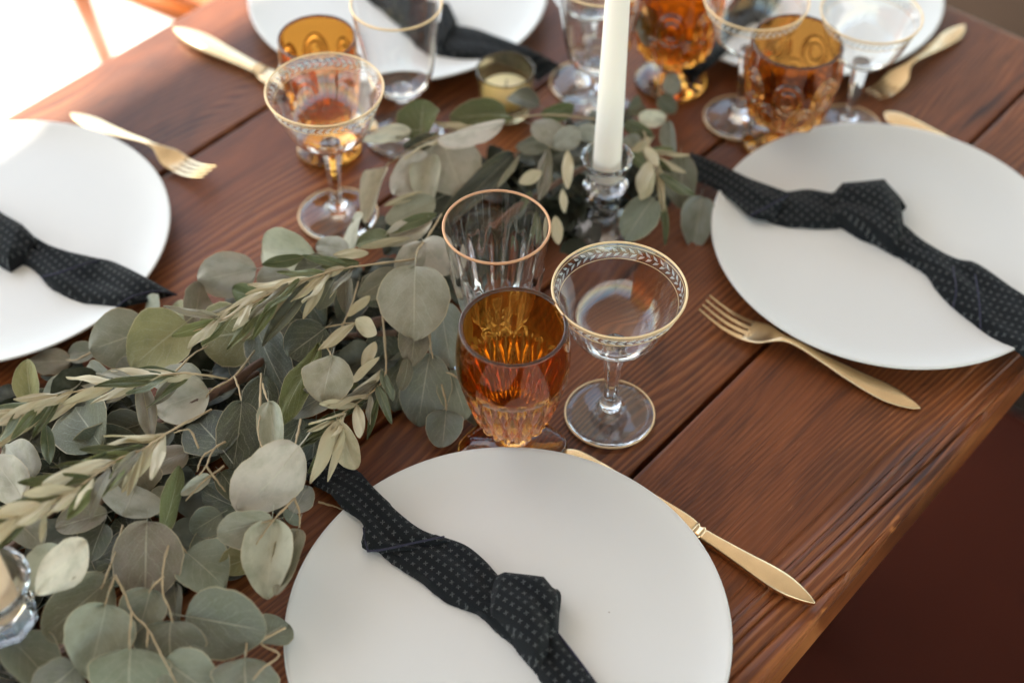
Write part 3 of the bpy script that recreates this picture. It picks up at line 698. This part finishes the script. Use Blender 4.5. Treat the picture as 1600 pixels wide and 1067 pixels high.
knife(at(878, 705, 0.002), at(1272, 946, 0.002), 'gold knife with pointed handle half under the nearest plate')
knife(at(1382, 178, 0.002), at(1782, 396, 0.002), 'gold knife mostly hidden behind the right hand plate')
knife(at(590, 205, 0.002), at(272, 50, 0.002), 'blurred gold knife handle at the upper left behind the coupe')

# ------------------------------------------------------------------ garland
g_org = Vector(un(0.35, -0.62, 0.0))
ga = empty('leaf_garland', g_org); tag(ga, 'grey green eucalyptus and olive garland running down the table centre', 'garland')
def leaf_mesh(name, olive, seed):
    rr = random.Random(seed); nt_, ns_ = (12, 6) if olive else (13, 10)
    cup = rr.uniform(-0.36, 0.42); fold = rr.uniform(0.02, 0.28); droop = rr.uniform(-0.20, 0.40); tw = rr.uniform(-0.6, 0.6)
    if seed >= 112 and not olive: fold = rr.uniform(0.40, 0.62); droop = rr.uniform(0.1, 0.3)
    w1, w2, ph = rr.uniform(0.01, 0.075), rr.uniform(0.01, 0.045), rr.uniform(0, 6); asym = rr.uniform(-0.05, 0.05); skew = rr.uniform(0.80, 1.0); notch = rr.uniform(0.0, 0.03)
    if olive: cup, fold, droop, tw = rr.uniform(-0.03, 0.05), rr.uniform(0.02, 0.12), rr.uniform(-0.10, 0.16), rr.uniform(-0.5, 0.5)
    V, F, UV = [], [], []
    for i in range(nt_ + 1):
        t = i / nt_; te = 0.5 - 0.5 * math.cos(PI * (t * 0.94 + 0.03)) if not olive else t
        te = (te - 0.5) / 0.9956 + 0.5 if not olive else te
        te = min(max(te, 0.0), 1.0)
        if olive: hw = 0.5 * (math.sin(PI * min(1, te * 0.97 + 0.02)) ** 0.66) * (1 - 0.15 * te)
        else: hw = 0.5 * max(0.0, math.sin(PI * te ** skew)) ** 0.52
        hw = max(hw, 0.012)
        for j in range(ns_ + 1):
            s = j / ns_ * 2 - 1
            y = hw * s * (1 + (asym if s > 0 else -asym)); x = te
            if not olive:
                x -= notch * (1 - abs(s)) * max(0, te - 0.85) / 0.15
                x += 0.010 * math.sin(9 * s + ph) * te * abs(s)
                y *= 1 + 0.018 * math.sin(17 * te + ph * 2) + 0.012 * math.sin(29 * te + ph)
            z = cup * (y * 2) ** 2 * 0.5 + fold * abs(y) * (1 - 0.3 * te) - droop * te * te + w1 * math.sin(8 * te + ph) * abs(s) + w2 * math.sin(5 * s + 6 * te + ph)
            z += tw * y * (te - 0.3)
            V.append((x, y, z)); UV.append((t, j / ns_))
    c = ns_ + 1
    for i in range(nt_):
        for j in range(ns_): F.append([i * c + j, (i + 1) * c + j, (i + 1) * c + j + 1, i * c + j + 1])
    # leaf stalk
    b = len(V); L = 0.05 if olive else 0.20; k = 0.008 if not olive else 0.010
    z0 = V[ns_ // 2][2]
    for px_, zz in ((0.30 if not olive else 0.1, 0.004), (0.0, 0.0), (-L * 0.5, 0.012), (-L, 0.0)):
        zb = z0 + zz if px_ <= 0 else cup * 0 + 0.002 - droop * px_ * px_ + w2 * math.sin(6 * px_ + ph)
        for a in range(4):
            t = PI / 2 * a + PI / 4; kk = k * (0.45 if px_ > 0.05 else 1.0); V.append((px_, kk * math.cos(t), zb + kk * math.sin(t))); UV.append((0.0, 0.5))
    for i in range(3):
        for a in range(4): F.append([b + i * 4 + a, b + i * 4 + (a + 1) % 4, b + (i + 1) * 4 + (a + 1) % 4, b + (i + 1) * 4 + a])
    o = mesh_obj(name, V, F, M['olive' if olive else 'leaf'], None, True, UV); me = o.data; bpy.data.objects.remove(o); return me
EL = [leaf_mesh('eucalyptus_leaf', False, 100 + k) for k in range(17)]
OL = [leaf_mesh('olive_leaf', True, 200 + k) for k in range(9)]
TONE = dict(g=(158, 155, 138), l=(192, 187, 168), p=(224, 216, 197), d=(102, 102, 84), b=(150, 138, 118), y=(152, 146, 98), k=(80, 83, 70), u=(138, 139, 122),
            o=(206, 190, 152), w=(232, 220, 196), D=(80, 86, 52), G=(110, 116, 70), t=(134, 126, 106))
lr = random.Random(21); CAMP = Vector((0, 0, CAM_H))
def leaf(kind, bx, by, tx, ty, wpx, zb, zt, tone, roll=None):
    B, T = at(bx, by, zb / 100), at(tx, ty, zt / 100)
    ax = T - B; L = ax.length; ax.normalize()
    mid = (B + T) / 2; view = (CAMP - mid).normalized()
    if roll is None: roll = lr.uniform(-32, 32) if kind == 'E' else lr.uniform(-25, 25)
    nrm = (view - ax * view.dot(ax)).normalized()
    nrm = Matrix.Rotation(math.radians(roll), 3, ax) @ nrm
    if nrm.z < -0.1 : nrm = -nrm
    yv = nrm.cross(ax).normalized()
    cosr = max(0.55, abs(math.cos(math.radians(roll)))); W = wpx / ppm(mid) / cosr * (1.3 if kind == 'O' else 1.0)
    me = lr.choice(EL[12:] if tone == 'p' and lr.random() < 0.5 else EL[:13]) if kind == 'E' else lr.choice(OL)
    o = bpy.data.objects.new('eucalyptus_leaf' if kind == 'E' else 'olive_leaf', me); COL.objects.link(o); o.parent = ga
    k = (L + W) / 2 if kind == 'E' else L * 0.6
    mt = Matrix(((ax.x * L, yv.x * W, nrm.x * k, 0), (ax.y * L, yv.y * W, nrm.y * k, 0), (ax.z * L, yv.z * W, nrm.z * k, 0), (0, 0, 0, 1)))
    flip = kind == 'O' and tone in 'ow'
    if flip: mt = mt @ Matrix.Diagonal((1, -1, -1, 1))
    o.matrix_local = Matrix.Translation(B - g_org) @ mt
    r, g, b = TONE[tone]; j = lr.uniform(0.86, 1.10); c = lin(min(255, r * j * lr.uniform(.97, 1.03)), min(255, g * j), min(255, b * j * lr.uniform(.96, 1.04)), 0.86 if kind == 'E' else 1.05)
    o.color = c
    return o
EU = [  # base px, tip px, apparent width px, base z, tip z (cm), tone[, roll]
 (232,515,141,547,98,4.2,3.4,'g',0),(291,503,206,569,98,5.2,4.4,'y',10),(250,490,217,470,42,2.5,2.2,'l'),(294,497,252,476,46,3.4,3.0,'y'),(303,512,310,453,50,3.8,3.4,'t'),
 (110,563,36,566,42,1.0,0.6,'b'),(150,546,100,557,34,1.8,1.4,'g'),(50,634,37,563,40,3.0,5.5,'y',-20),(128,592,57,622,36,3.2,2.6,'l',35),(174,599,120,576,46,3.4,2.8,'l'),
 (230,586,168,588,50,3.0,2.6,'g'),(317,592,228,588,50,5.0,4.6,'g'),(326,610,236,640,82,5.4,4.6,'l',5),(161,699,96,622,100,4.6,3.8,'d',-15),(226,660,160,682,64,4.0,3.4,'t'),
 (60,652,4,645,40,2.4,2.0,'g'),(52,743,2,690,62,4.4,4.0,'l'),(34,778,-8,714,62,4.8,4.4,'l'),(218,690,86,722,62,3.6,3.0,'d'),
 (212,758,195,807,102,5.2,4.0,'l',20),(216,716,212,768,78,5.8,5.0,'b',-10),(292,702,222,740,44,4.4,4.0,'b'),(262,760,246,807,44,3.8,3.2,'g'),
 (352,708,294,630,96,6.0,5.4,'k',8),(377,628,372,721,72,7.0,6.2,'d',-12),(412,586,396,674,58,5.8,5.2,'k'),(421,628,430,716,44,7.4,6.6,'l',15),
 (469,697,384,806,96,7.8,6.0,'p',-28),(397,503,437,607,66,5.2,5.6,'k'),(508,512,450,558,78,6.4,6.0,'k',10),(498,538,438,652,36,6.2,6.6,'G',30),
 (519,556,504,622,82,7.4,6.8,'l',6),(536,602,450,645,48,6.2,5.6,'g'),(400,420,305,440,74,5.4,4.6,'l',0),(492,396,398,392,80,6.0,5.2,'l',-8),
 (396,516,304,536,104,5.6,5.0,'y',-10),(416,466,354,462,38,5.0,4.6,'G'),(513,410,455,430,38,7.6,7.2,'d',25),(456,430,404,432,46,5.2,4.8,'l'),(546,392,485,380,38,5.6,5.0,'g'),
 (560,380,527,344,62,5.0,4.4,'l'),(609,372,552,375,28,6.8,6.4,'G',30),(674,344,600,378,38,7.2,6.6,'p'),(662,378,622,430,44,7.4,6.8,'p'),(661,376,692,426,64,7.5,6.6,'p',12),
 (649,417,645,513,115,8.0,7.0,'l',4),(622,424,569,466,42,6.0,5.6,'g'),(650,498,648,563,50,5.6,4.8,'t',-15),(692,476,692,564,64,5.0,4.0,'g'),(672,553,650,658,84,3.8,1.6,'u',8),
 (638,560,632,608,22,4.4,3.6,'t'),(704,578,732,656,58,2.8,1.0,'u'),(697,640,692,704,60,1.4,0.5,'u',5),(702,636,668,666,52,1.2,0.6,'u'),(728,602,764,669,44,1.6,0.6,'u'),(642,540,616,636,62,2.6,1.4,'d'),
 (230,815,222,926,112,6.4,5.6,'b',8),(165,944,146,1049,110,5.6,4.8,'g',-8),(172,904,66,992,92,4.8,4.2,'t'),(56,928,142,848,58,7.2,7.8,'p',38),(46,922,104,846,74,6.2,6.4,'l',5),
 (236,920,214,986,76,5.2,4.4,'u'),(272,912,272,968,34,4.2,3.8,'u'),(268,970,256,1042,112,4.8,4.2,'u'),(289,962,418,982,114,5.0,4.2,'u',10),
 (346,802,298,832,50,5.2,4.8,'u'),(291,862,348,908,90,4.6,4.2,'u'),(326,826,330,940,62,4.0,3.4,'u'),(426,812,341,828,60,6.0,5.6,'g',-20),(402,862,346,898,50,4.4,4.0,'y'),(426,812,414,926,82,5.8,4.6,'l',12),(466,824,436,936,46,4.8,3.8,'b'),
 (458,802,484,748,42,4.0,3.8,'g'),(462,800,448,816,34,3.6,3.2,'u'),(344,738,382,780,44,4.8,4.4,'k'),(250,832,300,727,36,5.6,6.6,'G',35),(328,742,284,773,22,6.4,6.2,'p'),
 (204,1012,198,1088,130,5.4,4.8,'u'),(258,1032,336,1088,92,4.8,4.4,'u'),(383,1028,386,1094,112,4.4,3.8,'u'),(404,1003,452,958,62,3.4,3.0,'u'),(18,998,84,1062,84,4.4,4.0,'u'),
 (162,818,138,872,52,4.6,4.0,'d'),(168,800,80,824,44,5.8,5.2,'b'),(398,800,298,774,58,4.0,3.6,'k'),(10,800,66,846,60,5.0,4.4,'g'),(120,1040,60,1092,90,4.0,3.6,'u'),
 (642,204,562,212,28,6.6,6.0,'p',25),(655,216,666,165,60,6.0,6.6,'G'),(792,176,703,186,54,6.2,5.8,'G'),(683,219,794,202,32,7.6,7.8,'p',30),(682,216,631,232,28,6.6,6.2,'d'),
 (668,240,614,306,56,6.6,5.6,'l'),(673,242,660,314,46,6.4,5.6,'l'),(690,224,722,291,100,6.2,5.4,'l',-10),(802,244,690,336,40,5.4,4.8,'k',20),(602,262,567,336,30,5.0,4.2,'p',25),(680,312,601,346,44,5.6,5.0,'l'),
 (842,166,789,145,32,5.6,5.2,'d'),(845,178,904,172,30,6.2,5.8,'G'),(830,194,897,221,40,6.6,6.2,'l'),(906,204,867,226,38,6.8,6.2,'l'),(902,202,940,220,30,6.0,5.6,'l'),(861,214,811,236,30,5.4,5.0,'g'),
 (998,182,1043,186,28,5.8,5.4,'p'),(1044,190,1050,242,26,5.0,4.0,'g',25),(982,180,1010,152,30,5.0,4.8,'d'),(974,194,1022,212,24,5.2,5.0,'D'),(1064,244,1065,319,54,3.4,1.6,'t'),(1096,309,1085,378,54,1.6,0.8,'g',0),
 (1022,311,974,364,56,4.6,3.6,'u'),(975,216,1002,240,34,5.0,4.4,'g'),(1016,72,1013,14,38,5.5,9.0,'g',10),(1034,142,1077,118,38,3.0,2.4,'g'),(1030,150,1056,176,30,3.0,2.0,'d'),
 (527,656,554,737,44,6.8,4.2,'o',10),(470,452,500,500,40,4.6,4.2,'k'),(560,440,540,498,60,4.2,3.6,'k'),(600,430,575,480,56,4.6,4.0,'d'),(540,430,540,487,26,6.2,5.2,'t',10),(470,650,450,705,50,4.0,3.4,'k'),(596,520,610,590,60,2.6,2.0,'k'),
]
for r_ in EU:
    leaf('E', *r_)
OLV = [
 (276,586,224,600,11,8.2,8.0,'o'),(279,590,240,632,18,8.0,7.0,'t'),(207,597,168,630,15,7.6,6.8,'t'),(221,596,238,687,27,7.8,6.2,'b'),(206,600,190,622,7,7.6,7.0,'o'),(132,614,54,667,15,7.8,7.0,'w'),(76,627,-6,664,20,8.2,8.6,'w'),(82,630,0,692,18,7.6,7.4,'D'),(70,640,-10,700,16,7.4,7.6,'o'),(102,616,68,640,9,7.8,7.2,'o'),(160,604,128,618,8,8.0,7.6,'o'),(300,586,262,596,9,8.2,8.0,'o'),
 (72,664,78,727,18,6.2,5.8,'D'),
 (216,705,123,702,15,8.8,9.4,'D'),(211,708,164,766,17,8.8,8.4,'t'),(226,702,198,776,12,9.0,8.6,'o'),(176,724,78,728,11,9.2,10.2,'D'),(180,720,64,758,23,9.4,11.0,'w'),(150,750,103,812,21,9.6,9.6,'G'),(120,764,34,768,15,10.4,11.4,'o'),(120,772,14,786,19,10.0,10.8,'D'),(64,788,-4,800,18,11.0,11.6,'w'),(84,794,-6,828,15,10.6,11.0,'o'),(70,800,64,848,9,10.4,9.6,'o'),(50,800,-8,862,13,10.2,10.4,'G'),(205,712,175,700,8,8.6,9,'o'),(150,738,110,742,9,9.4,9.8,'o'),
 (583,611,527,633,17,4.6,4.6,'D'),(569,630,474,671,11,5.0,5.6,'D'),(546,640,476,692,13,5.4,5.8,'D'),(531,655,483,756,21,6.8,5.6,'o'),(541,664,512,752,11,6.6,4.8,'o'),(590,620,574,686,10,4.6,3.6,'D'),(524,656,478,676,7,6.6,7.0,'o'),(520,690,480,740,13,5.4,5.0,'D'),(508,672,470,700,11,5.6,5.6,'D'),(560,600,530,606,10,4.6,4.8,'D'),
 (482,434,414,456,15,9.0,8.8,'w'),(416,456,338,504,19,9.0,9.0,'w'),(342,500,267,525,15,9.0,9.4,'G'),(426,461,331,503,11,8.6,8.8,'D'),(423,465,355,549,21,8.8,7.8,'G'),(456,448,379,532,17,8.4,7.8,'o'),(482,440,410,541,23,8.6,7.6,'d'),(508,435,473,500,13,8.4,7.4,'o'),(521,438,496,484,25,8.0,7.2,'d'),(468,446,362,517,10,8.4,8.4,'o'),(474,402,409,415,18,8.2,8.0,'D'),(561,411,502,416,17,8.4,8.2,'D'),(538,418,498,433,12,8.8,8.6,'o'),(500,432,440,470,14,8.0,7.6,'d'),(398,470,330,496,9,8.8,9.0,'o'),(575,395,520,398,14,7.6,7.4,'o'),
 (578,463,542,494,13,7.0,6.4,'o'),(553,506,497,549,15,7.2,7.0,'o'),(556,500,590,522,24,7.2,7.0,'o'),(586,534,566,574,17,6.4,5.6,'o'),(592,558,546,597,11,6.0,5.6,'o'),
 (682,334,604,363,17,7.6,7.2,'D'),(640,372,560,388,11,7.0,6.8,'o'),(660,300,600,322,10,6.6,6.2,'o'),
 (801,184,737,194,15,7.6,7.4,'G'),(856,236,845,312,20,6.4,5.2,'t'),(887,236,887,294,16,6.6,5.4,'o'),(846,268,811,288,18,6.2,5.8,'o'),(879,296,882,332,11,5.6,4.8,'o'),(868,338,873,382,16,5.0,4.0,'o'),(812,244,779,294,9,6.6,6.0,'t'),
 (1013,252,1000,302,22,5.8,5.2,'o'),(1030,258,1036,332,10,5.2,4.0,'o'),(1022,268,1002,312,18,5.4,4.8,'o'),(1036,308,1041,382,11,4.0,2.4,'D'),(1008,230,1030,262,16,5.6,5.2,'o'),(985,240,1010,262,16,5.8,5.4,'D'),(845,330,850,395,16,4.4,3.4,'D'),(830,300,815,330,12,5.0,4.4,'D'),
]
for r_ in OLV: leaf('O', *r_)
# leaves buried deeper in the heap
fr = random.Random(5)
spine = spline([un(-0.02, -0.66), un(0.12, -0.635), un(0.25, -0.625), un(0.38, -0.60), un(0.50, -0.585), un(0.62, -0.575), un(0.72, -0.57), un(0.80, -0.565)], 6)
LIM = [0.15, 0.145, 0.13, 0.11, 0.085, 0.085, 0.075, 0.05]
cnt = 0
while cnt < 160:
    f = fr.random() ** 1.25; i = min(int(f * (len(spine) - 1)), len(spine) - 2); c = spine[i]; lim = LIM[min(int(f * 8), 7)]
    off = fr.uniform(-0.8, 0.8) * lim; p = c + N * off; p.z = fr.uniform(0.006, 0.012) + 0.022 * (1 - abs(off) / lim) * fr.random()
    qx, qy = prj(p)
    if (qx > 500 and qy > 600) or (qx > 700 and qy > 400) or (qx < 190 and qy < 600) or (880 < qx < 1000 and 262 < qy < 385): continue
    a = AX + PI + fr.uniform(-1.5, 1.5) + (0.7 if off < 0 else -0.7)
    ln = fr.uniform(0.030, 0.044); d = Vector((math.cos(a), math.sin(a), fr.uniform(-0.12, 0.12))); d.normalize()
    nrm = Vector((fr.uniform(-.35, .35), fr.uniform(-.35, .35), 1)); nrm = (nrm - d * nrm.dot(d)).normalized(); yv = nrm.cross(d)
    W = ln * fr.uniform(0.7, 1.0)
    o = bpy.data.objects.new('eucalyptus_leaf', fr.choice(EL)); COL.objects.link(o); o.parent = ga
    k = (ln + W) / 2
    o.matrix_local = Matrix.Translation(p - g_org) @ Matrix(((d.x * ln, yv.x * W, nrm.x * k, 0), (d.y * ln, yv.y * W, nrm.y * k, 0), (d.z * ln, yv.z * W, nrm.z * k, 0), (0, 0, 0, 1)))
    r, g, b = TONE[fr.choice('kkdud')]; o.color = lin(r, g, b, 0.42); cnt += 1  # colour darkened to paint in the deep shade between the leaves
# the mass of small leaves underneath, too many and too hidden to count
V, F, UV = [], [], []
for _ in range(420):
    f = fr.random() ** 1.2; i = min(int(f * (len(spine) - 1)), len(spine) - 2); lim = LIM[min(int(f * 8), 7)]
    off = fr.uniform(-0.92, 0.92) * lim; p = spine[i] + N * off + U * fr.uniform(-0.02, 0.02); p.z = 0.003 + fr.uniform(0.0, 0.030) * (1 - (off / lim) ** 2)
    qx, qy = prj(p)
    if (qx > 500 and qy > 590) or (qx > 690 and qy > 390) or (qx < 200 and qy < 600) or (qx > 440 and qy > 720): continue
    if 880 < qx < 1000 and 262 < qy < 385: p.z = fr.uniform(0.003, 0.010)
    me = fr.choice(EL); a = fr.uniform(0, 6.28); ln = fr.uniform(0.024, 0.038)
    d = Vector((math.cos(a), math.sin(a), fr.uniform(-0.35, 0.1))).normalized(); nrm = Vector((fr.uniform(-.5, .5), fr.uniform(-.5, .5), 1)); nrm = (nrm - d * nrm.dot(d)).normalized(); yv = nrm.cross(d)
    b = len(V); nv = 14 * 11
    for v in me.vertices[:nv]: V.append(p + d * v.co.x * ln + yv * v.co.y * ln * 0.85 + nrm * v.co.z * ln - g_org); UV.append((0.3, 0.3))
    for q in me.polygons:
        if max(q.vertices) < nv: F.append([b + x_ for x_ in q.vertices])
ul = mesh_obj('leaf_underlayer', V, F, M['leaf'], ga, True, UV); ul['kind'] = 'stuff'; ul.color = lin(74, 76, 58, 0.4)  # near-black tone stands in for shade in the gaps of the heap
# branches and twigs
def twig(pts, r0, r1, mat='twig', name='twig'):
    P = spline([at(x, y, z / 100) for x, y, z in pts], 6); n = len(P); rr = random.Random(len(pts) * 7 + int(pts[0][0]))
    P = [p + Vector((rr.uniform(-.0002, .0002), rr.uniform(-.0002, .0002), rr.uniform(-.0002, .0002))) - g_org for p in P]
    rads = [r0 + (r1 - r0) * i / (n - 1) * 1.0 for i in range(n)]
    for k in range(4, n, 6): rads[k] *= 1.45                       # leaf nodes
    return tube(name, P, rads, M[mat], ga, 7)
twig([(620,520,2.4),(470,535,3.6),(408,566,4.8),(360,598,5.0),(308,628,4.6),(210,690,2.6),(80,800,2.2),(-60,930,2.2)], 0.0026, 0.0036, 'bark', 'branch')
twig([(1000,230,4.4),(900,270,4.4),(760,360,4.4),(640,470,3.8),(560,520,3.6)], 0.0020, 0.0032, 'bark', 'branch')
twig([(420,575,4.2),(330,620,4.0),(250,690,2.8),(150,790,2.4)], 0.0020, 0.0026, 'bark', 'branch')
for t_ in [
 [(356,592,6.2),(318,586,8.0),(281,583,8.3),(222,592,8.2),(185,597,8.0),(105,615,7.9),(70,626,8.1),(2,658,8.4)],
 [(330,640,6.4),(268,672,8.4),(226,701,9.0),(206,708,9.2),(176,723,9.6),(110,768,10.4),(40,800,10.9),(-20,830,11.2)],
 [(596,470,5.0),(603,560,4.8),(600,590,4.8),(578,615,5.0),(540,641,5.8),(526,655,6.6)],
 [(650,405,7.0),(576,414,8.4),(536,420,8.8),(480,436,9.0),(420,460,8.9),(340,504,9.0),(300,518,9.1)],
 [(690,335,7.2),(665,375,7.4),(652,392,7.9),(649,417,8.0)],
 [(930,186,6.2),(860,180,6.6),(800,186,6.8),(720,205,6.8),(660,222,6.8),(600,262,5.6)],
 [(398,548,5.6),(366,588,6.4),(330,610,5.9),(322,622,5.6)],[(366,588,6.4),(374,610,6.8),(377,628,7.0)],
 [(408,584,6.2),(406,640,7.2),(404,680,7.4),(412,706,7.2)],[(410,600,6.6),(416,620,7.2),(421,632,7.4)],
 [(352,690,6.4),(334,702,6.6),(322,728,6.8),(310,744,6.8)],[(334,702,6.6),(316,714,6.8),(308,736,6.8)],[(322,728,6.8),(340,752,6.2),(352,768,5.6)],[(350,728,6.2),(318,752,6.4),(290,782,6.0)],
 [(470,655,6.8),(462,690,7.6),(456,700,7.8)],
 [(505,532,5.8),(512,545,6.8),(519,557,7.4)],[(575,510,5.6),(545,505,6.2),(508,512,6.6)],[(532,516,6.0),(548,480,6.2),(560,440,6.0)],
 [(668,500,5.8),(672,535,5.0),(676,560,4.2)],[(698,582,3.2),(712,588,3.2),(726,602,2.6)],[(690,600,2.6),(696,625,2.0),(697,642,1.6)],
 [(172,884,5.8),(164,905,5.8),(158,920,5.6)],[(180,898,5.8),(196,930,5.6),(206,956,5.6),(232,984,5.4),(258,1034,5.4),(275,1066,5.2)],[(206,956,5.6),(203,985,5.6),(202,1014,5.6)],[(180,898,5.8),(170,925,5.8),(164,946,5.8)],[(232,984,5.4),(229,1010,5.2)],
 [(268,836,5.8),(256,880,5.8),(254,926,5.6),(264,950,5.4),(270,972,5.2)],[(256,900,5.8),(240,914,5.6),(232,926,5.4)],[(268,836,5.8),(282,850,5.4),(292,864,5.0)],[(192,820,5.8),(182,856,5.8),(172,884,5.8)],
 [(460,778,5.6),(428,812,6.0),(400,850,5.6)],[(460,778,5.6),(468,800,5.2),(468,824,5.0)],[(428,812,6.0),(396,818,5.8),(360,816,5.8)],
 [(446,980,3.6),(408,1003,3.8),(436,1022,3.8),(410,1044,4.4),(395,1062,4.4)],[(386,1002,4.0),(382,1030,4.4)],
 [(497,784,1.0),(520,790,0.8),(536,796,0.8)],[(150,546,2.2),(120,562,1.8),(104,562,1.4)],[(1048,236,3.4),(1060,244,3.4)],[(1030,150,3.2),(1028,110,4.2),(1018,74,5.4)],
 [(1000,190,5.0),(1018,240,5.4),(1034,300,4.6),(1040,330,3.8)],[(272,583,7.6),(300,555,6.2),(325,540,5.6)],[(310,700,6.6),(296,672,7.2),(272,676,7.8)],
]: twig(t_, 0.0008, 0.0004)
# more slender leaves in pairs along the olive sprigs
sr = random.Random(77)
for pts, n_ in (([(318,586,8.0),(222,592,8.2),(105,615,7.9),(2,658,8.4)], 9), ([(268,672,8.4),(206,708,9.2),(110,768,10.4),(-20,830,11.2)], 10), ([(576,414,8.4),(480,436,9.0),(420,460,8.9),(300,518,9.1)], 9), ([(603,560,4.8),(578,615,5.0),(526,655,6.6)], 5), ([(800,186,6.8),(720,205,6.8),(660,222,6.8)], 3), ([(960,250,4.6),(1010,240,5.2),(1034,300,4.6)], 4)):
    P = spline([at(x, y, z / 100) for x, y, z in pts], 12)
    for k in range(n_):
        i = min(len(P) - 2, int((k + sr.random()) / n_ * (len(P) - 1))); tan = (P[i + 1] - P[i]).normalized()
        for sg in (-1, 1):
            d = Matrix.Rotation(sg * sr.uniform(0.25, 0.75), 3, 'Z') @ tan; d.z += sr.uniform(-0.35, 0.30); d.normalize()
            L = sr.uniform(0.030, 0.046); W = L * sr.uniform(0.16, 0.23)
            nrm = Vector((sr.uniform(-.6, .6), sr.uniform(-.8, .3), 1)); nrm = (nrm - d * nrm.dot(d)).normalized(); yv = nrm.cross(d)
            tone = sr.choice('owoDGDto'); kk = L * 0.6
            mt = Matrix(((d.x * L, yv.x * W, nrm.x * kk, 0), (d.y * L, yv.y * W, nrm.y * kk, 0), (d.z * L, yv.z * W, nrm.z * kk, 0), (0, 0, 0, 1)))
            if tone in 'ow': mt = mt @ Matrix.Diagonal((1, -1, -1, 1))
            o = bpy.data.objects.new('olive_leaf', sr.choice(OL)); COL.objects.link(o); o.parent = ga
            o.matrix_local = Matrix.Translation(P[i] - g_org) @ mt
            r, g, b = TONE[tone]; j = sr.uniform(0.9, 1.1); o.color = lin(min(255, r * j), min(255, g * j), min(255, b * j), 1.0)
